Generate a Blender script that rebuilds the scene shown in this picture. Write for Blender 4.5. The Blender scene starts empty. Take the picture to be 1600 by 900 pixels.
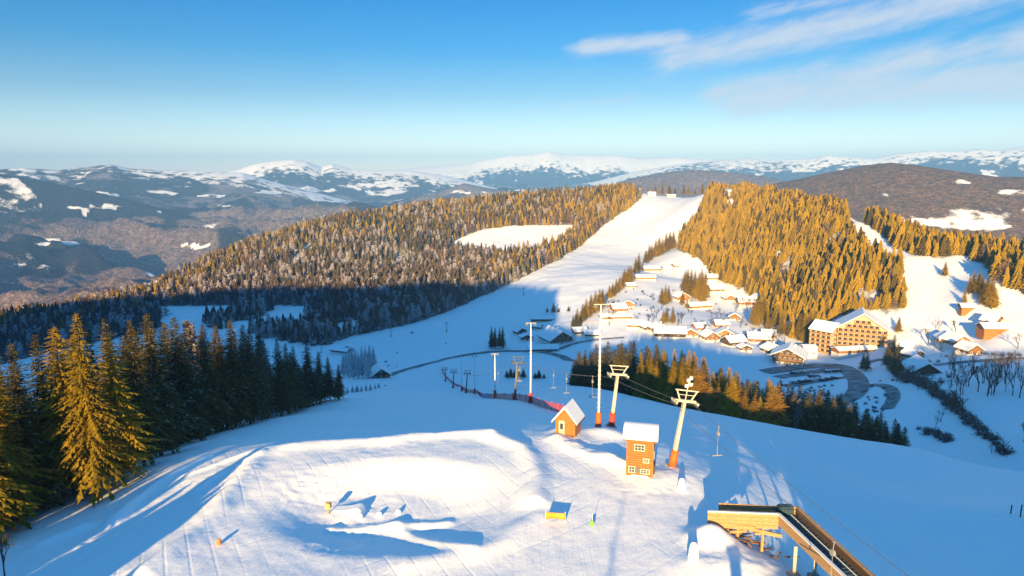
import bpy, bmesh, math, random
import numpy as np
from mathutils import Vector, Matrix

sc = bpy.context.scene
COL = sc.collection
R = math.radians
PI = math.pi

# ------------------------------------------------------------------ camera
F, PITCH, CZ = 1067.0, R(9.3), 30.0
cam_d = bpy.data.cameras.new('camera')
cam = bpy.data.objects.new('camera', cam_d)
COL.objects.link(cam)
cam.location = (0, 0, CZ)
cam.rotation_euler = (PI / 2 - PITCH, 0, 0)
cam_d.sensor_width = 36.0
cam_d.lens = 36.0 * F / 1600.0
cam_d.clip_start = 0.5
cam_d.clip_end = 90000.0
sc.camera = cam

# ------------------------------------------------------------------ sun and sky
SUN_EL, ANTI_AZ = R(12.0), R(14.0)          # light travels towards +y, 14 degrees to the right
sun_dir = Vector((math.sin(ANTI_AZ) * math.cos(SUN_EL), math.cos(ANTI_AZ) * math.cos(SUN_EL), -math.sin(SUN_EL)))
sl = bpy.data.lights.new('sun', 'SUN')
sl.energy = 5.0
sl.color = (1.0, 0.67, 0.27)
sl.angle = R(0.5)
so = bpy.data.objects.new('sun', sl)
COL.objects.link(so)
so.rotation_euler = (-sun_dir).to_track_quat('Z', 'Y').to_euler()

world = bpy.data.worlds.new('World')
sc.world = world
world.use_nodes = True


def build_world():
    nt = world.node_tree
    N, L = nt.nodes, nt.links
    N.clear()
    out = N.new('ShaderNodeOutputWorld')
    bg = N.new('ShaderNodeBackground')
    bg.inputs['Strength'].default_value = 0.1
    sky = N.new('ShaderNodeTexSky')
    sky.sky_type = 'NISHITA'
    sky.sun_disc = False
    sky.sun_elevation = SUN_EL
    sky.sun_rotation = PI + ANTI_AZ
    sky.altitude = 1200
    sky.air_density = 1.0
    sky.dust_density = 0.0
    sky.ozone_density = 4.0
    # the clear winter sky deepens quickly above a pale horizon, alike all round
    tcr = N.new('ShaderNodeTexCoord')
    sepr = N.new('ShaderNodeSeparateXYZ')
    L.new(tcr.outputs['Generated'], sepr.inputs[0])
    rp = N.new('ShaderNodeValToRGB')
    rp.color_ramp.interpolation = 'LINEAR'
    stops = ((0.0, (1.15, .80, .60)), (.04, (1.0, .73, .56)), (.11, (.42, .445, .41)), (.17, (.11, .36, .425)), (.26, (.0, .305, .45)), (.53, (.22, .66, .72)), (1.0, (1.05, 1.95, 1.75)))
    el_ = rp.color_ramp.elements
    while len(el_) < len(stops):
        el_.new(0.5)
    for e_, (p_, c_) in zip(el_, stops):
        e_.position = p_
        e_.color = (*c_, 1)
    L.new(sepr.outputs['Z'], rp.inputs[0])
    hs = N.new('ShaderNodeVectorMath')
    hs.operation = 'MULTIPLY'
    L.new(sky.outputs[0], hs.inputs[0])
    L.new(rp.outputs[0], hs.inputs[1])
    # thin streaks of cloud, laid out by direction in the sky
    tc = N.new('ShaderNodeTexCoord')
    sep = N.new('ShaderNodeSeparateXYZ')
    L.new(tc.outputs['Generated'], sep.inputs[0])

    def m(op, a, b=None, c=None, clamp=False):
        n = N.new('ShaderNodeMath')
        n.operation = op
        n.use_clamp = clamp
        for i, q in enumerate((a, b, c)):
            if q is None:
                continue
            if isinstance(q, (int, float)):
                n.inputs[i].default_value = q
            else:
                L.new(q, n.inputs[i])
        return n.outputs[0]

    az = m('ARCTAN2', sep.outputs['X'], sep.outputs['Y'])
    el = m('ARCSINE', sep.outputs['Z'])
    cb = N.new('ShaderNodeCombineXYZ')
    L.new(az, cb.inputs[0])
    L.new(el, cb.inputs[1])

    def noise(scale, sx, sy, det, rough, dist=0.0, shear=0.0, off=0.0):
        mp = N.new('ShaderNodeCombineXYZ')
        L.new(m('MULTIPLY', az, sx), mp.inputs[0])
        L.new(m('MULTIPLY', m('SUBTRACT', el, m('MULTIPLY', az, shear)), sy), mp.inputs[1])
        mp.inputs[2].default_value = off
        n = N.new('ShaderNodeTexNoise')
        n.inputs['Scale'].default_value = scale
        n.inputs['Detail'].default_value = det
        n.inputs['Roughness'].default_value = rough
        n.inputs['Distortion'].default_value = dist
        L.new(mp.outputs[0], n.inputs['Vector'])
        return n.outputs[0]

    n1 = noise(9.0, 1.0, 4.0, 8, 0.62, 0.5, 0.22, 1.3)
    n2 = noise(26.0, 1.0, 3.2, 9, 0.65, 0.8, 0.25, 5.1)
    nn = m('ADD', m('MULTIPLY', n1, 0.65), m('MULTIPLY', n2, 0.35))
    cover = None

    def streak(az0, el0, slope, half_w, a0, a1, amt, fe=0.05):
        # a band along el = el0 + slope * (az - az0)
        d = m('ABSOLUTE', m('SUBTRACT', el, m('ADD', m('MULTIPLY', m('SUBTRACT', az, az0), slope), el0)))
        g = m('SUBTRACT', 1.0, m('DIVIDE', d, half_w), clamp=True)
        g = m('MULTIPLY', g, m('DIVIDE', m('SUBTRACT', az, a0), fe, clamp=True))
        g = m('MULTIPLY', g, m('DIVIDE', m('SUBTRACT', a1, az), fe, clamp=True))
        return m('MULTIPLY', m('SMOOTH_MIN', g, 1.0, 0.2), amt)

    for st in (CLOUDS):
        s = streak(*st)
        cover = s if cover is None else m('MAXIMUM', cover, s)
    dens = m('MULTIPLY', m('SUBTRACT', m('ADD', m('MULTIPLY', nn, 1.5), m('MULTIPLY', cover, 0.62)), 0.88), 2.0, clamp=True)
    dens = m('MULTIPLY', dens, m('MULTIPLY', cover, 1.6, clamp=True))
    mix = N.new('ShaderNodeMix')
    mix.data_type = 'RGBA'
    L.new(m('MULTIPLY', dens, 0.78), mix.inputs[0])
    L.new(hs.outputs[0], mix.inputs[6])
    mix.inputs[7].default_value = (2.35, 2.45, 2.65, 1)
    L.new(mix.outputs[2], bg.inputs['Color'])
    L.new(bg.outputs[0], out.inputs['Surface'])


CLOUDS = ((0.22, 0.160, 0.13, 0.040, 0.17, 0.80, 1.0),
          (0.12, 0.177, 0.05, 0.021, 0.05, 0.28, 0.95),
          (0.25, 0.106, 0.12, 0.036, 0.23, 0.95, 1.0),
          (0.50, 0.108, 0.02, 0.046, 0.26, 0.95, 1.1),
          (0.10, 0.100, 0.10, 0.014, -0.02, 0.22, 0.6),
          (0.40, 0.214, 0.08, 0.022, 0.28, 0.62, 0.7))
build_world()

vs = sc.view_settings
vs.view_transform = 'Standard'
vs.look = 'None'
vs.exposure = 1.71
vs.gamma = 1.0
vs.use_curve_mapping = False
sc.cycles.use_denoising = True
sc.cycles.max_bounces = 6
sc.cycles.diffuse_bounces = 3
sc.cycles.transparent_max_bounces = 4
sc.cycles.volume_bounces = 0
sc.cycles.sample_clamp_indirect = 4.0

# ------------------------------------------------------------------ helpers
rng = random.Random(7)
SP, CP = math.sin(PITCH), math.cos(PITCH)


def ray(u, v):
    """direction per metre of forward distance through a point of the view"""
    a, b = (u - 800) / F, (450 - v) / F
    dy, dz = CP + b * SP, -SP + b * CP
    return a / dy, dz / dy


def W(u, v, y):
    rx, rz = ray(u, v)
    return rx * y, y, CZ + rz * y


def pix(x, y, z):
    zz = z - CZ
    d = y * CP - zz * SP
    uy = y * SP + zz * CP
    return 800 + F * x / d, 450 - F * uy / d


def smooth(a, b, x):
    t = np.clip((x - a) / (b - a), 0, 1)
    return t * t * (3 - 2 * t)


# numpy value noise
_perm = np.random.RandomState(3).permutation(4096)


def _h(ix, iy, s):
    n = (ix * 374761393 + iy * 668265263 + s * 1442695041) & 0x7fffffff
    n = ((n ^ (n >> 13)) * 1274126177) & 0x7fffffff
    return ((n ^ (n >> 16)) & 0xffff) / 65535.0


def vnoise(x, y, s=0):
    x = np.asarray(x, float)
    y = np.asarray(y, float)
    ix, iy = np.floor(x).astype(np.int64), np.floor(y).astype(np.int64)
    fx, fy = x - ix, y - iy
    fx = fx * fx * fx * (fx * (fx * 6 - 15) + 10)
    fy = fy * fy * fy * (fy * (fy * 6 - 15) + 10)
    a, b = _h(ix, iy, s), _h(ix + 1, iy, s)
    c, d = _h(ix, iy + 1, s), _h(ix + 1, iy + 1, s)
    return (a * (1 - fx) + b * fx) * (1 - fy) + (c * (1 - fx) + d * fx) * fy - 0.5


def fbm(x, y, o=4, s=0, g=0.5):
    t, amp = 0, 1.0
    for i in range(o):
        t = t + amp * vnoise(x * 2 ** i + 17.3 * i, y * 2 ** i - 9.1 * i, s + i)
        amp *= g
    return t


def ridged(x, y, o=4, s=0):
    t, amp = 0, 1.0
    for i in range(o):
        t = t + amp * (0.5 - np.abs(vnoise(x * 2 ** i + 3.3 * i, y * 2 ** i + 7.7 * i, s + i)) * 2)
        amp *= 0.5
    return t


def seg_dist(x, y, poly):
    """distance to a polyline and the fraction along it"""
    best = np.full(np.shape(x), 1e9)
    par = np.zeros(np.shape(x))
    n = len(poly) - 1
    for i in range(n):
        ax, ay = poly[i][:2]
        bx, by = poly[i + 1][:2]
        dx, dy = bx - ax, by - ay
        t = np.clip(((x - ax) * dx + (y - ay) * dy) / (dx * dx + dy * dy + 1e-9), 0, 1)
        d = np.hypot(x - ax - t * dx, y - ay - t * dy)
        mk = d < best
        best = np.where(mk, d, best)
        par = np.where(mk, (i + t) / n, par)
    return best, par


def in_poly(px, py, poly):
    px, py = np.asarray(px, float), np.asarray(py, float)
    r = np.zeros(px.shape, bool)
    n = len(poly)
    for i in range(n):
        x0, y0 = poly[i]
        x1, y1 = poly[(i + 1) % n]
        c = ((y0 > py) != (y1 > py)) & (px < (x1 - x0) * (py - y0) / ((y1 - y0) + 1e-12) + x0)
        r ^= c
    return r


# ------------------------------------------------------------------ terrain heights
CTRL_V = [  # seen points of the land: view column, view row, distance
    (1600, 742, 108), (1420, 697, 120), (1300, 683, 128), (1200, 672, 140), (1100, 650, 160), (1000, 625, 185), (900, 605, 200),
    (1200, 690, 96.6), (1300, 690, 109), (1500, 740, 103), (1400, 760, 88), (1200, 760, 71), (1300, 850, 61), (1500, 850, 64.6), (1590, 800, 73),
    (830, 630, 115), (772, 622, 205), (740, 615, 245), (722, 610, 310), (700, 585, 375), (800, 600, 260), (640, 640, 170), (560, 620, 230),
    (600, 672, 92), (450, 680, 90), (800, 575, 350), (880, 580, 330), (890, 560, 425), (700, 562, 430), (800, 548, 460), (620, 582, 390),
    (593, 585, 345), (560, 590, 330), (540, 610, 290), (870, 530, 480), (850, 495, 560), (760, 520, 520), (640, 530, 520), (480, 545, 520),
    (560, 520, 560), (700, 500, 570), (800, 450, 690), (890, 400, 840), (1000, 350, 990), (1050, 308, 1120), (900, 480, 560), (960, 420, 720),
    (1060, 385, 850), (400, 520, 600), (200, 530, 600), (50, 560, 560), (300, 470, 740), (500, 430, 820), (600, 400, 880), (650, 450, 740),
    (800, 375, 930), (700, 360, 980), (0, 498, 680), (200, 465, 780), (400, 378, 960), (600, 333, 1060), (800, 310, 1130), (980, 300, 1160),
    (1110, 430, 690), (1190, 490, 520), (1290, 520, 440), (1410, 480, 420), (1300, 326, 620), (1250, 315, 700), (1350, 352, 560), (1200, 307, 790), (1150, 306, 910), (1400, 384, 500),
    (1500, 398, 450), (1450, 388, 480), (1590, 428, 400), (1560, 446, 375), (1250, 430, 560), (1150, 380, 720), (1350, 430, 470), (1450, 470, 410), (1550, 480, 370), (1500, 520, 370),
    (1590, 520, 340), (1000, 430, 660), (1060, 460, 590), (1000, 480, 530), (1150, 500, 490), (1100, 400, 740), (1400, 650, 260), (1500, 600, 280),
    (1580, 690, 200), (1600, 540, 330), (1500, 560, 330), (1330, 590, 340), (1230, 575, 370), (1000, 515, 470), (1100, 530, 430), (1150, 545, 400),
    (1300, 550, 405)]
CTRL_W = [
    (0, 0, 1), (-30, 0, 1.5), (30, 0, 1.5), (0, -60, 3), (60, -60, 3), (0, -200, 6), (150, -200, 4), (80, 20, -1), (129, 80, -4), (180, 60, -1), (250, 100, -3),
    (-30, 45, .4), (-10, 48, 0), (8, 48, 0), (20, 50, -.4), (-28, 72, 0), (-12, 75, 0), (4, 76, 0), (13, 65.5, 0), (21, 67, -.4), (7, 79, -.8), (12, 83, -1.6), (-20, 60, 0), (0, 60, 0),
    (-42, 62, -2.5), (-60, 60, -5), (-50, 108, -13), (-50, 143, -22), (-51, 195, -35), (-100, 100, -24), (-110, 200, -55), (-200, 150, -60), (-200, 300, -92),
    (-150, 400, -102), (-300, 500, -120), (46, 240, -64), (77, 200, -61), (98, 170, -54), (122, 160, -50),
    (-750, 1000, -225), (-620, 1100, -205), (-470, 1250, -150), (-250, 1350, -110), (0, 1400, -60), (260, 1400, -50), (490, 1300, -80), (680, 900, -110),
    (-700, 300, -150), (-700, -200, -60), (700, -200, -20), (700, 300, -50), (500, 200, -40), (350, 150, -20), (700, 600, -100), (-700, 700, -170), (394, 600, -78), (450, 560, -82), (337, 700, -62), (310, 860, -50), (500, 420, -75), (365, 560, -52), (395, 500, -58), (345, 600, -50)]
pts = np.array([W(*c) for c in CTRL_V] + CTRL_W, float)
pts[:len(CTRL_V)] = [W(*c) for c in CTRL_V]


def tps_fit(P, lam):
    n = len(P)
    s = 100.0
    X = P[:, :2] / s
    D = np.hypot(X[:, None, 0] - X[None, :, 0], X[:, None, 1] - X[None, :, 1])
    K = np.where(D > 0, D * D * np.log(D + 1e-12), 0) + lam * np.eye(n)
    Q = np.c_[np.ones(n), X]
    A = np.zeros((n + 3, n + 3))
    A[:n, :n] = K
    A[:n, n:] = Q
    A[n:, :n] = Q.T
    sol = np.linalg.solve(A, np.r_[P[:, 2], 0, 0, 0])

    def ev(x, y):
        x, y = x / s, y / s
        r = sol[n] + sol[n + 1] * x + sol[n + 2] * y
        for i in range(n):
            d2 = (x - X[i, 0]) ** 2 + (y - X[i, 1]) ** 2
            r = r + sol[i] * 0.5 * d2 * np.log(d2 + 1e-12)
        return r
    return ev


base_h = tps_fit(pts, 0.004)


def flat(u, v, z=0.0):
    rx, rz = ray(u, v)
    y = (z - CZ) / rz
    return rx * y, y


# snow-park relief, as lines of banked snow and the dug bowl
BANKS = [  # (points on the hilltop as seen, height, half width)
    ([(225, 900), (290, 850), (340, 800), (385, 745), (405, 715)], 0.55, 1.2),
    ([(175, 800), (200, 770), (270, 725), (320, 695)], 0.7, 0.7),
    ([(60, 830), (90, 815), (130, 800)], 0.6, 0.8),
    ([(425, 704), (500, 694), (600, 690), (700, 680), (765, 676)], 0.55, 1.6),
    ([(770, 684), (815, 705), (838, 745), (835, 790)], 0.75, 1.2),
    ([(640, 880), (720, 868), (790, 850), (835, 815)], 0.3, 1.3),
    ([(520, 812), (600, 805), (700, 800)], 0.28, 0.6),
    ([(620, 806), (660, 830), (700, 848), (740, 858)], 0.35, 0.7),
    ([(290, 730), (345, 715), (400, 700)], 0.28, 0.5),
    ([(300, 760), (350, 735), (410, 715)], 0.28, 0.5),
    ([(870, 690), (905, 710), (950, 725), (985, 742)], 0.45, 1.1),
    ([(880, 672), (920, 668), (965, 674)], 0.5, 1.6),
    ([(905, 700), (940, 712), (975, 735)], 0.35, 0.8),
]
MOUNDS = [(1105, 845, 0.9, 1.6), (1125, 850, 0.8, 1.8), (1090, 893, 0.4, 2.6), (1180, 880, 0.4, 2.6), (1010, 752, 0.35, 2.0), (890, 682, 0.5, 2.6), (950, 670, 0.5, 2.4),
          (1048, 742, 0.4, 2.6), (535, 785, 0.3, 1.6), (1150, 895, 0.5, 2.2)]


def park(x, y):
    z = np.zeros(np.shape(x))
    cx, cy = flat(612, 785)
    e = np.hypot((x - cx) / 13.0, (y - cy) / 10.0)
    z = z - 1.35 * smooth(1.0, 0.35, e)
    for line, hgt, w in BANKS:
        P = [flat(*q) for q in line]
        d, t = seg_dist(x + 0.5 * vnoise(x * 0.35, y * 0.35, 31), y + 0.5 * vnoise(x * 0.35, y * 0.35, 32), P)
        z = z + hgt * np.exp(-(d / w) ** 2) * (0.92 + 0.5 * vnoise(x * 0.22, y * 0.22, 33))
    for u, v, hgt, w in MOUNDS:
        mx, my = flat(u, v)
        z = z + hgt * np.exp(-((x - mx) ** 2 + (y - my) ** 2) / (w * w))
    return z


def lumps(x, y):
    """churned and trodden snow near the huts and in the bowl"""
    z = np.zeros(np.shape(x))
    for u, v, w, a in ((480, 760, 3.5, .10), (520, 845, 3.0, .09), (930, 710, 3.0, .13), (1005, 760, 3.0, .10), (1060, 740, 3, .06), (350, 740, 4, .10), (880, 690, 3, .08), (1160, 880, 5, .08),
                       (560, 795, 4, .10), (100, 840, 6, .12), (620, 700, 6, .05)):
        mx, my = flat(u, v)
        k = np.exp(-((x - mx) ** 2 + (y - my) ** 2) / (w * w))
        z = z + a * k * (ridged(x * 1.3, y * 1.3, 3, 41) + 0.4 * vnoise(x * 4, y * 4, 44))
    return z


def near_detail(x, y):
    k = smooth(170, 110, y) * smooth(-75, -55, x) * smooth(120, 90, x) * smooth(10, 30, y)
    z = park(x, y) * smooth(100, 86, y)
    # ski tracks and groomed ridges running down to the valley and round the park
    wx = x + 2.5 * vnoise(x * 0.05, y * 0.05, 51)
    trk = 0.035 * ridged(wx * 1.1, y * 0.035, 2, 52) * (0.4 + vnoise(x * 0.08, y * 0.06, 53) + 0.5)
    trk2 = 0.03 * ridged((x + y) * 0.7 + 1.5 * vnoise(x * .1, y * .1, 55), (x - y) * 0.05, 2, 54) * smooth(-8, -20, x)
    z = z + trk + trk2 + lumps(x, y) + 0.22 * fbm(x * 0.12, y * 0.12, 3, 56) + 0.04 * fbm(x * 0.7, y * 0.7, 3, 58)
    return z * k


def shade_hill(x, y):
    """the wooded hill behind and to the left of the viewer, out of the picture"""
    xs = x - math.tan(ANTI_AZ) * (np.minimum(y, -20) + 60)
    H = np.interp(-xs, [76, 86, 102, 132, 200, 450, 900], [0, 4, 24, 76, 94, 128, 140])
    return H * smooth(-25, -95, y)


def height(x, y):
    z = base_h(x, y) + shade_hill(x, y)
    far = smooth(120, 320, np.hypot(x, y))
    z = z + far * (2.2 * fbm(x * 0.018, y * 0.018, 4, 61) + 0.5 * fbm(x * 0.09, y * 0.09, 2, 63))
    z = z + near_detail(x, y)
    r = np.hypot(x, y - 300)
    return z


def axis(lo, hi, f0, f1, fine, grow, mx):
    a = list(np.arange(f0, f1 + 1e-6, fine))
    s, q = fine, f1
    while q < hi:
        s = min(s * grow, mx)
        q += s
        a.append(q)
    s, q = fine, f0
    pre = []
    while q > lo:
        s = min(s * grow, mx)
        q -= s
        pre.append(q)
    return np.array(pre[::-1] + a)


GX = axis(-760, 720, -52, 62, 0.24, 1.05, 4.5)
GY = axis(-330, 1420, 44, 100, 0.24, 1.04, 4.0)
MX, MY = np.meshgrid(GX, GY)
GZ = height(MX, MY)


def hz(x, y):
    x, y = np.asarray(x, float), np.asarray(y, float)
    i = np.clip(np.searchsorted(GX, x) - 1, 0, len(GX) - 2)
    j = np.clip(np.searchsorted(GY, y) - 1, 0, len(GY) - 2)
    fx = np.clip((x - GX[i]) / (GX[i + 1] - GX[i]), 0, 1)
    fy = np.clip((y - GY[j]) / (GY[j + 1] - GY[j]), 0, 1)
    return (GZ[j, i] * (1 - fx) + GZ[j, i + 1] * fx) * (1 - fy) + (GZ[j + 1, i] * (1 - fx) + GZ[j + 1, i + 1] * fx) * fy


_ys = np.geomspace(40, 1400, 5000)


def G(u, v, y0=40.0):
    """the point of the land seen at this column and row"""
    rx, rz = ray(u, v)
    ys = _ys[_ys >= y0]
    below = (CZ + rz * ys) <= hz(rx * ys, ys)
    if not below.any():
        return None
    y = ys[int(np.argmax(below))]
    x = rx * y
    return float(x), float(y), float(hz(x, y))


def ground_at(x, y):
    return Vector((x, y, float(hz(x, y))))


# ------------------------------------------------------------------ materials
def new_mat(name):
    m = bpy.data.materials.new(name)
    m.use_nodes = True
    nt = m.node_tree
    return m, nt, nt.nodes, nt.links, nt.nodes['Principled BSDF']


def pm(name, col, rough=0.7, var=0.18, scale=3.0, bump=0.0, metal=0.0, stretch=None, col2=None):
    m, nt, N, L, B = new_mat(name)
    tc = N.new('ShaderNodeTexCoord')
    mp = N.new('ShaderNodeMapping')
    mp.inputs['Scale'].default_value = stretch or (1, 1, 1)
    L.new(tc.outputs['Object'], mp.inputs[0])
    n = N.new('ShaderNodeTexNoise')
    n.inputs['Scale'].default_value = scale
    n.inputs['Detail'].default_value = 5
    L.new(mp.outputs[0], n.inputs['Vector'])
    r = N.new('ShaderNodeValToRGB')
    c2 = col2 or tuple(min(1, c * (1 + var)) for c in col)
    c1 = tuple(c * (1 - var) for c in col)
    r.color_ramp.elements[0].position = 0.3
    r.color_ramp.elements[1].position = 0.72
    r.color_ramp.elements[0].color = (*c1, 1)
    r.color_ramp.elements[1].color = (*c2, 1)
    L.new(n.outputs[0], r.inputs[0])
    L.new(r.outputs[0], B.inputs['Base Color'])
    B.inputs['Roughness'].default_value = rough
    B.inputs['Metallic'].default_value = metal
    if bump:
        b = N.new('ShaderNodeBump')
        b.inputs['Strength'].default_value = bump
        b.inputs['Distance'].default_value = 0.05
        L.new(n.outputs[0], b.inputs['Height'])
        L.new(b.outputs[0], B.inputs['Normal'])
    return m


SNOW = (0.82, 0.85, 0.90)


def snow_ground():
    m, nt, N, L, B = new_mat('snow_ground')
    geo = N.new('ShaderNodeNewGeometry')
    at = N.new('ShaderNodeAttribute')
    at.attribute_name = 'litter'
    n = N.new('ShaderNodeTexNoise')
    n.inputs['Scale'].default_value = 0.25
    n.inputs['Detail'].default_value = 6
    L.new(geo.outputs['Position'], n.inputs['Vector'])
    # litter, twigs and shade-loving scrub under the woods
    mth = N.new('ShaderNodeMath')
    mth.operation = 'MULTIPLY_ADD'
    L.new(n.outputs[0], mth.inputs[0])
    mth.inputs[1].default_value = 2.0
    mth.inputs[2].default_value = -1.25
    ad = N.new('ShaderNodeMath')
    ad.operation = 'ADD'
    ad.use_clamp = True
    L.new(mth.outputs[0], ad.inputs[0])
    L.new(at.outputs['Fac'], ad.inputs[1])
    mu = N.new('ShaderNodeMath')
    mu.operation = 'MULTIPLY'
    L.new(ad.outputs[0], mu.inputs[0])
    L.new(at.outputs['Fac'], mu.inputs[1])
    mx = N.new('ShaderNodeMix')
    mx.data_type = 'RGBA'
    L.new(mu.outputs[0], mx.inputs[0])
    mx.inputs[6].default_value = (*SNOW, 1)
    mx.inputs[7].default_value = (0.10, 0.075, 0.06, 1)
    L.new(mx.outputs[2], B.inputs['Base Color'])
    B.inputs['Roughness'].default_value = 0.65
    B.inputs['Specular IOR Level'].default_value = 0.25
    # wind crust, grain and ski-scratched relief
    n2 = N.new('ShaderNodeTexNoise')
    n2.inputs['Scale'].default_value = 1.6
    n2.inputs['Detail'].default_value = 8
    n2.inputs['Roughness'].default_value = 0.65
    L.new(geo.outputs['Position'], n2.inputs['Vector'])
    mp = N.new('ShaderNodeMapping')
    mp.inputs['Scale'].default_value = (3.0, 0.12, 1)
    mp.inputs['Rotation'].default_value = (0, 0, 0.12)
    L.new(geo.outputs['Position'], mp.inputs[0])
    n3 = N.new('ShaderNodeTexNoise')
    n3.inputs['Scale'].default_value = 1.0
    n3.inputs['Detail'].default_value = 5
    n3.inputs['Distortion'].default_value = 0.6
    L.new(mp.outputs[0], n3.inputs['Vector'])
    sm = N.new('ShaderNodeMath')
    sm.operation = 'MULTIPLY_ADD'
    L.new(n3.outputs[0], sm.inputs[0])
    sm.inputs[1].default_value = 0.8
    L.new(n2.outputs[0], sm.inputs[2])
    hsum = sm.outputs[0]
    for (rot, sc_, dist, amp, off) in ((0.15, 0.30, 9.0, 0.34, 0.0), (-0.5, 0.19, 14.0, 0.34, 31.0), (0.9, 0.15, 16.0, 0.30, 57.0)):
        mpw = N.new('ShaderNodeMapping')
        mpw.inputs['Rotation'].default_value = (0, 0, rot)
        mpw.inputs['Location'].default_value = (off, off * 0.7, 0)
        L.new(geo.outputs['Position'], mpw.inputs[0])
        w_ = N.new('ShaderNodeTexWave')
        w_.inputs['Scale'].default_value = sc_
        w_.inputs['Distortion'].default_value = dist
        w_.inputs['Detail'].default_value = 2.0
        w_.inputs['Detail Scale'].default_value = 0.10
        L.new(mpw.outputs[0], w_.inputs['Vector'])
        pk = N.new('ShaderNodeMapRange')           # a narrow groove where the wave peaks
        pk.inputs['From Min'].default_value = 0.93
        pk.inputs['From Max'].default_value = 1.0
        L.new(w_.outputs['Fac'], pk.inputs['Value'])
        nm = N.new('ShaderNodeTexNoise')
        nm.inputs['Scale'].default_value = 0.07
        nm.inputs['Detail'].default_value = 2
        L.new(mpw.outputs[0], nm.inputs['Vector'])
        gm = N.new('ShaderNodeMapRange')
        gm.inputs['From Min'].default_value = 0.48
        gm.inputs['From Max'].default_value = 0.60
        gm.inputs['To Max'].default_value = -amp
        L.new(nm.outputs[0], gm.inputs['Value'])
        mm = N.new('ShaderNodeMath')
        mm.operation = 'MULTIPLY_ADD'
        L.new(pk.outputs[0], mm.inputs[0])
        L.new(gm.outputs[0], mm.inputs[1])
        L.new(hsum, mm.inputs[2])
        hsum = mm.outputs[0]
    b = N.new('ShaderNodeBump')
    b.inputs['Strength'].default_value = 0.45
    b.inputs['Distance'].default_value = 0.10
    L.new(hsum, b.inputs['Height'])
    L.new(b.outputs[0], B.inputs['Normal'])
    return m


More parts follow.
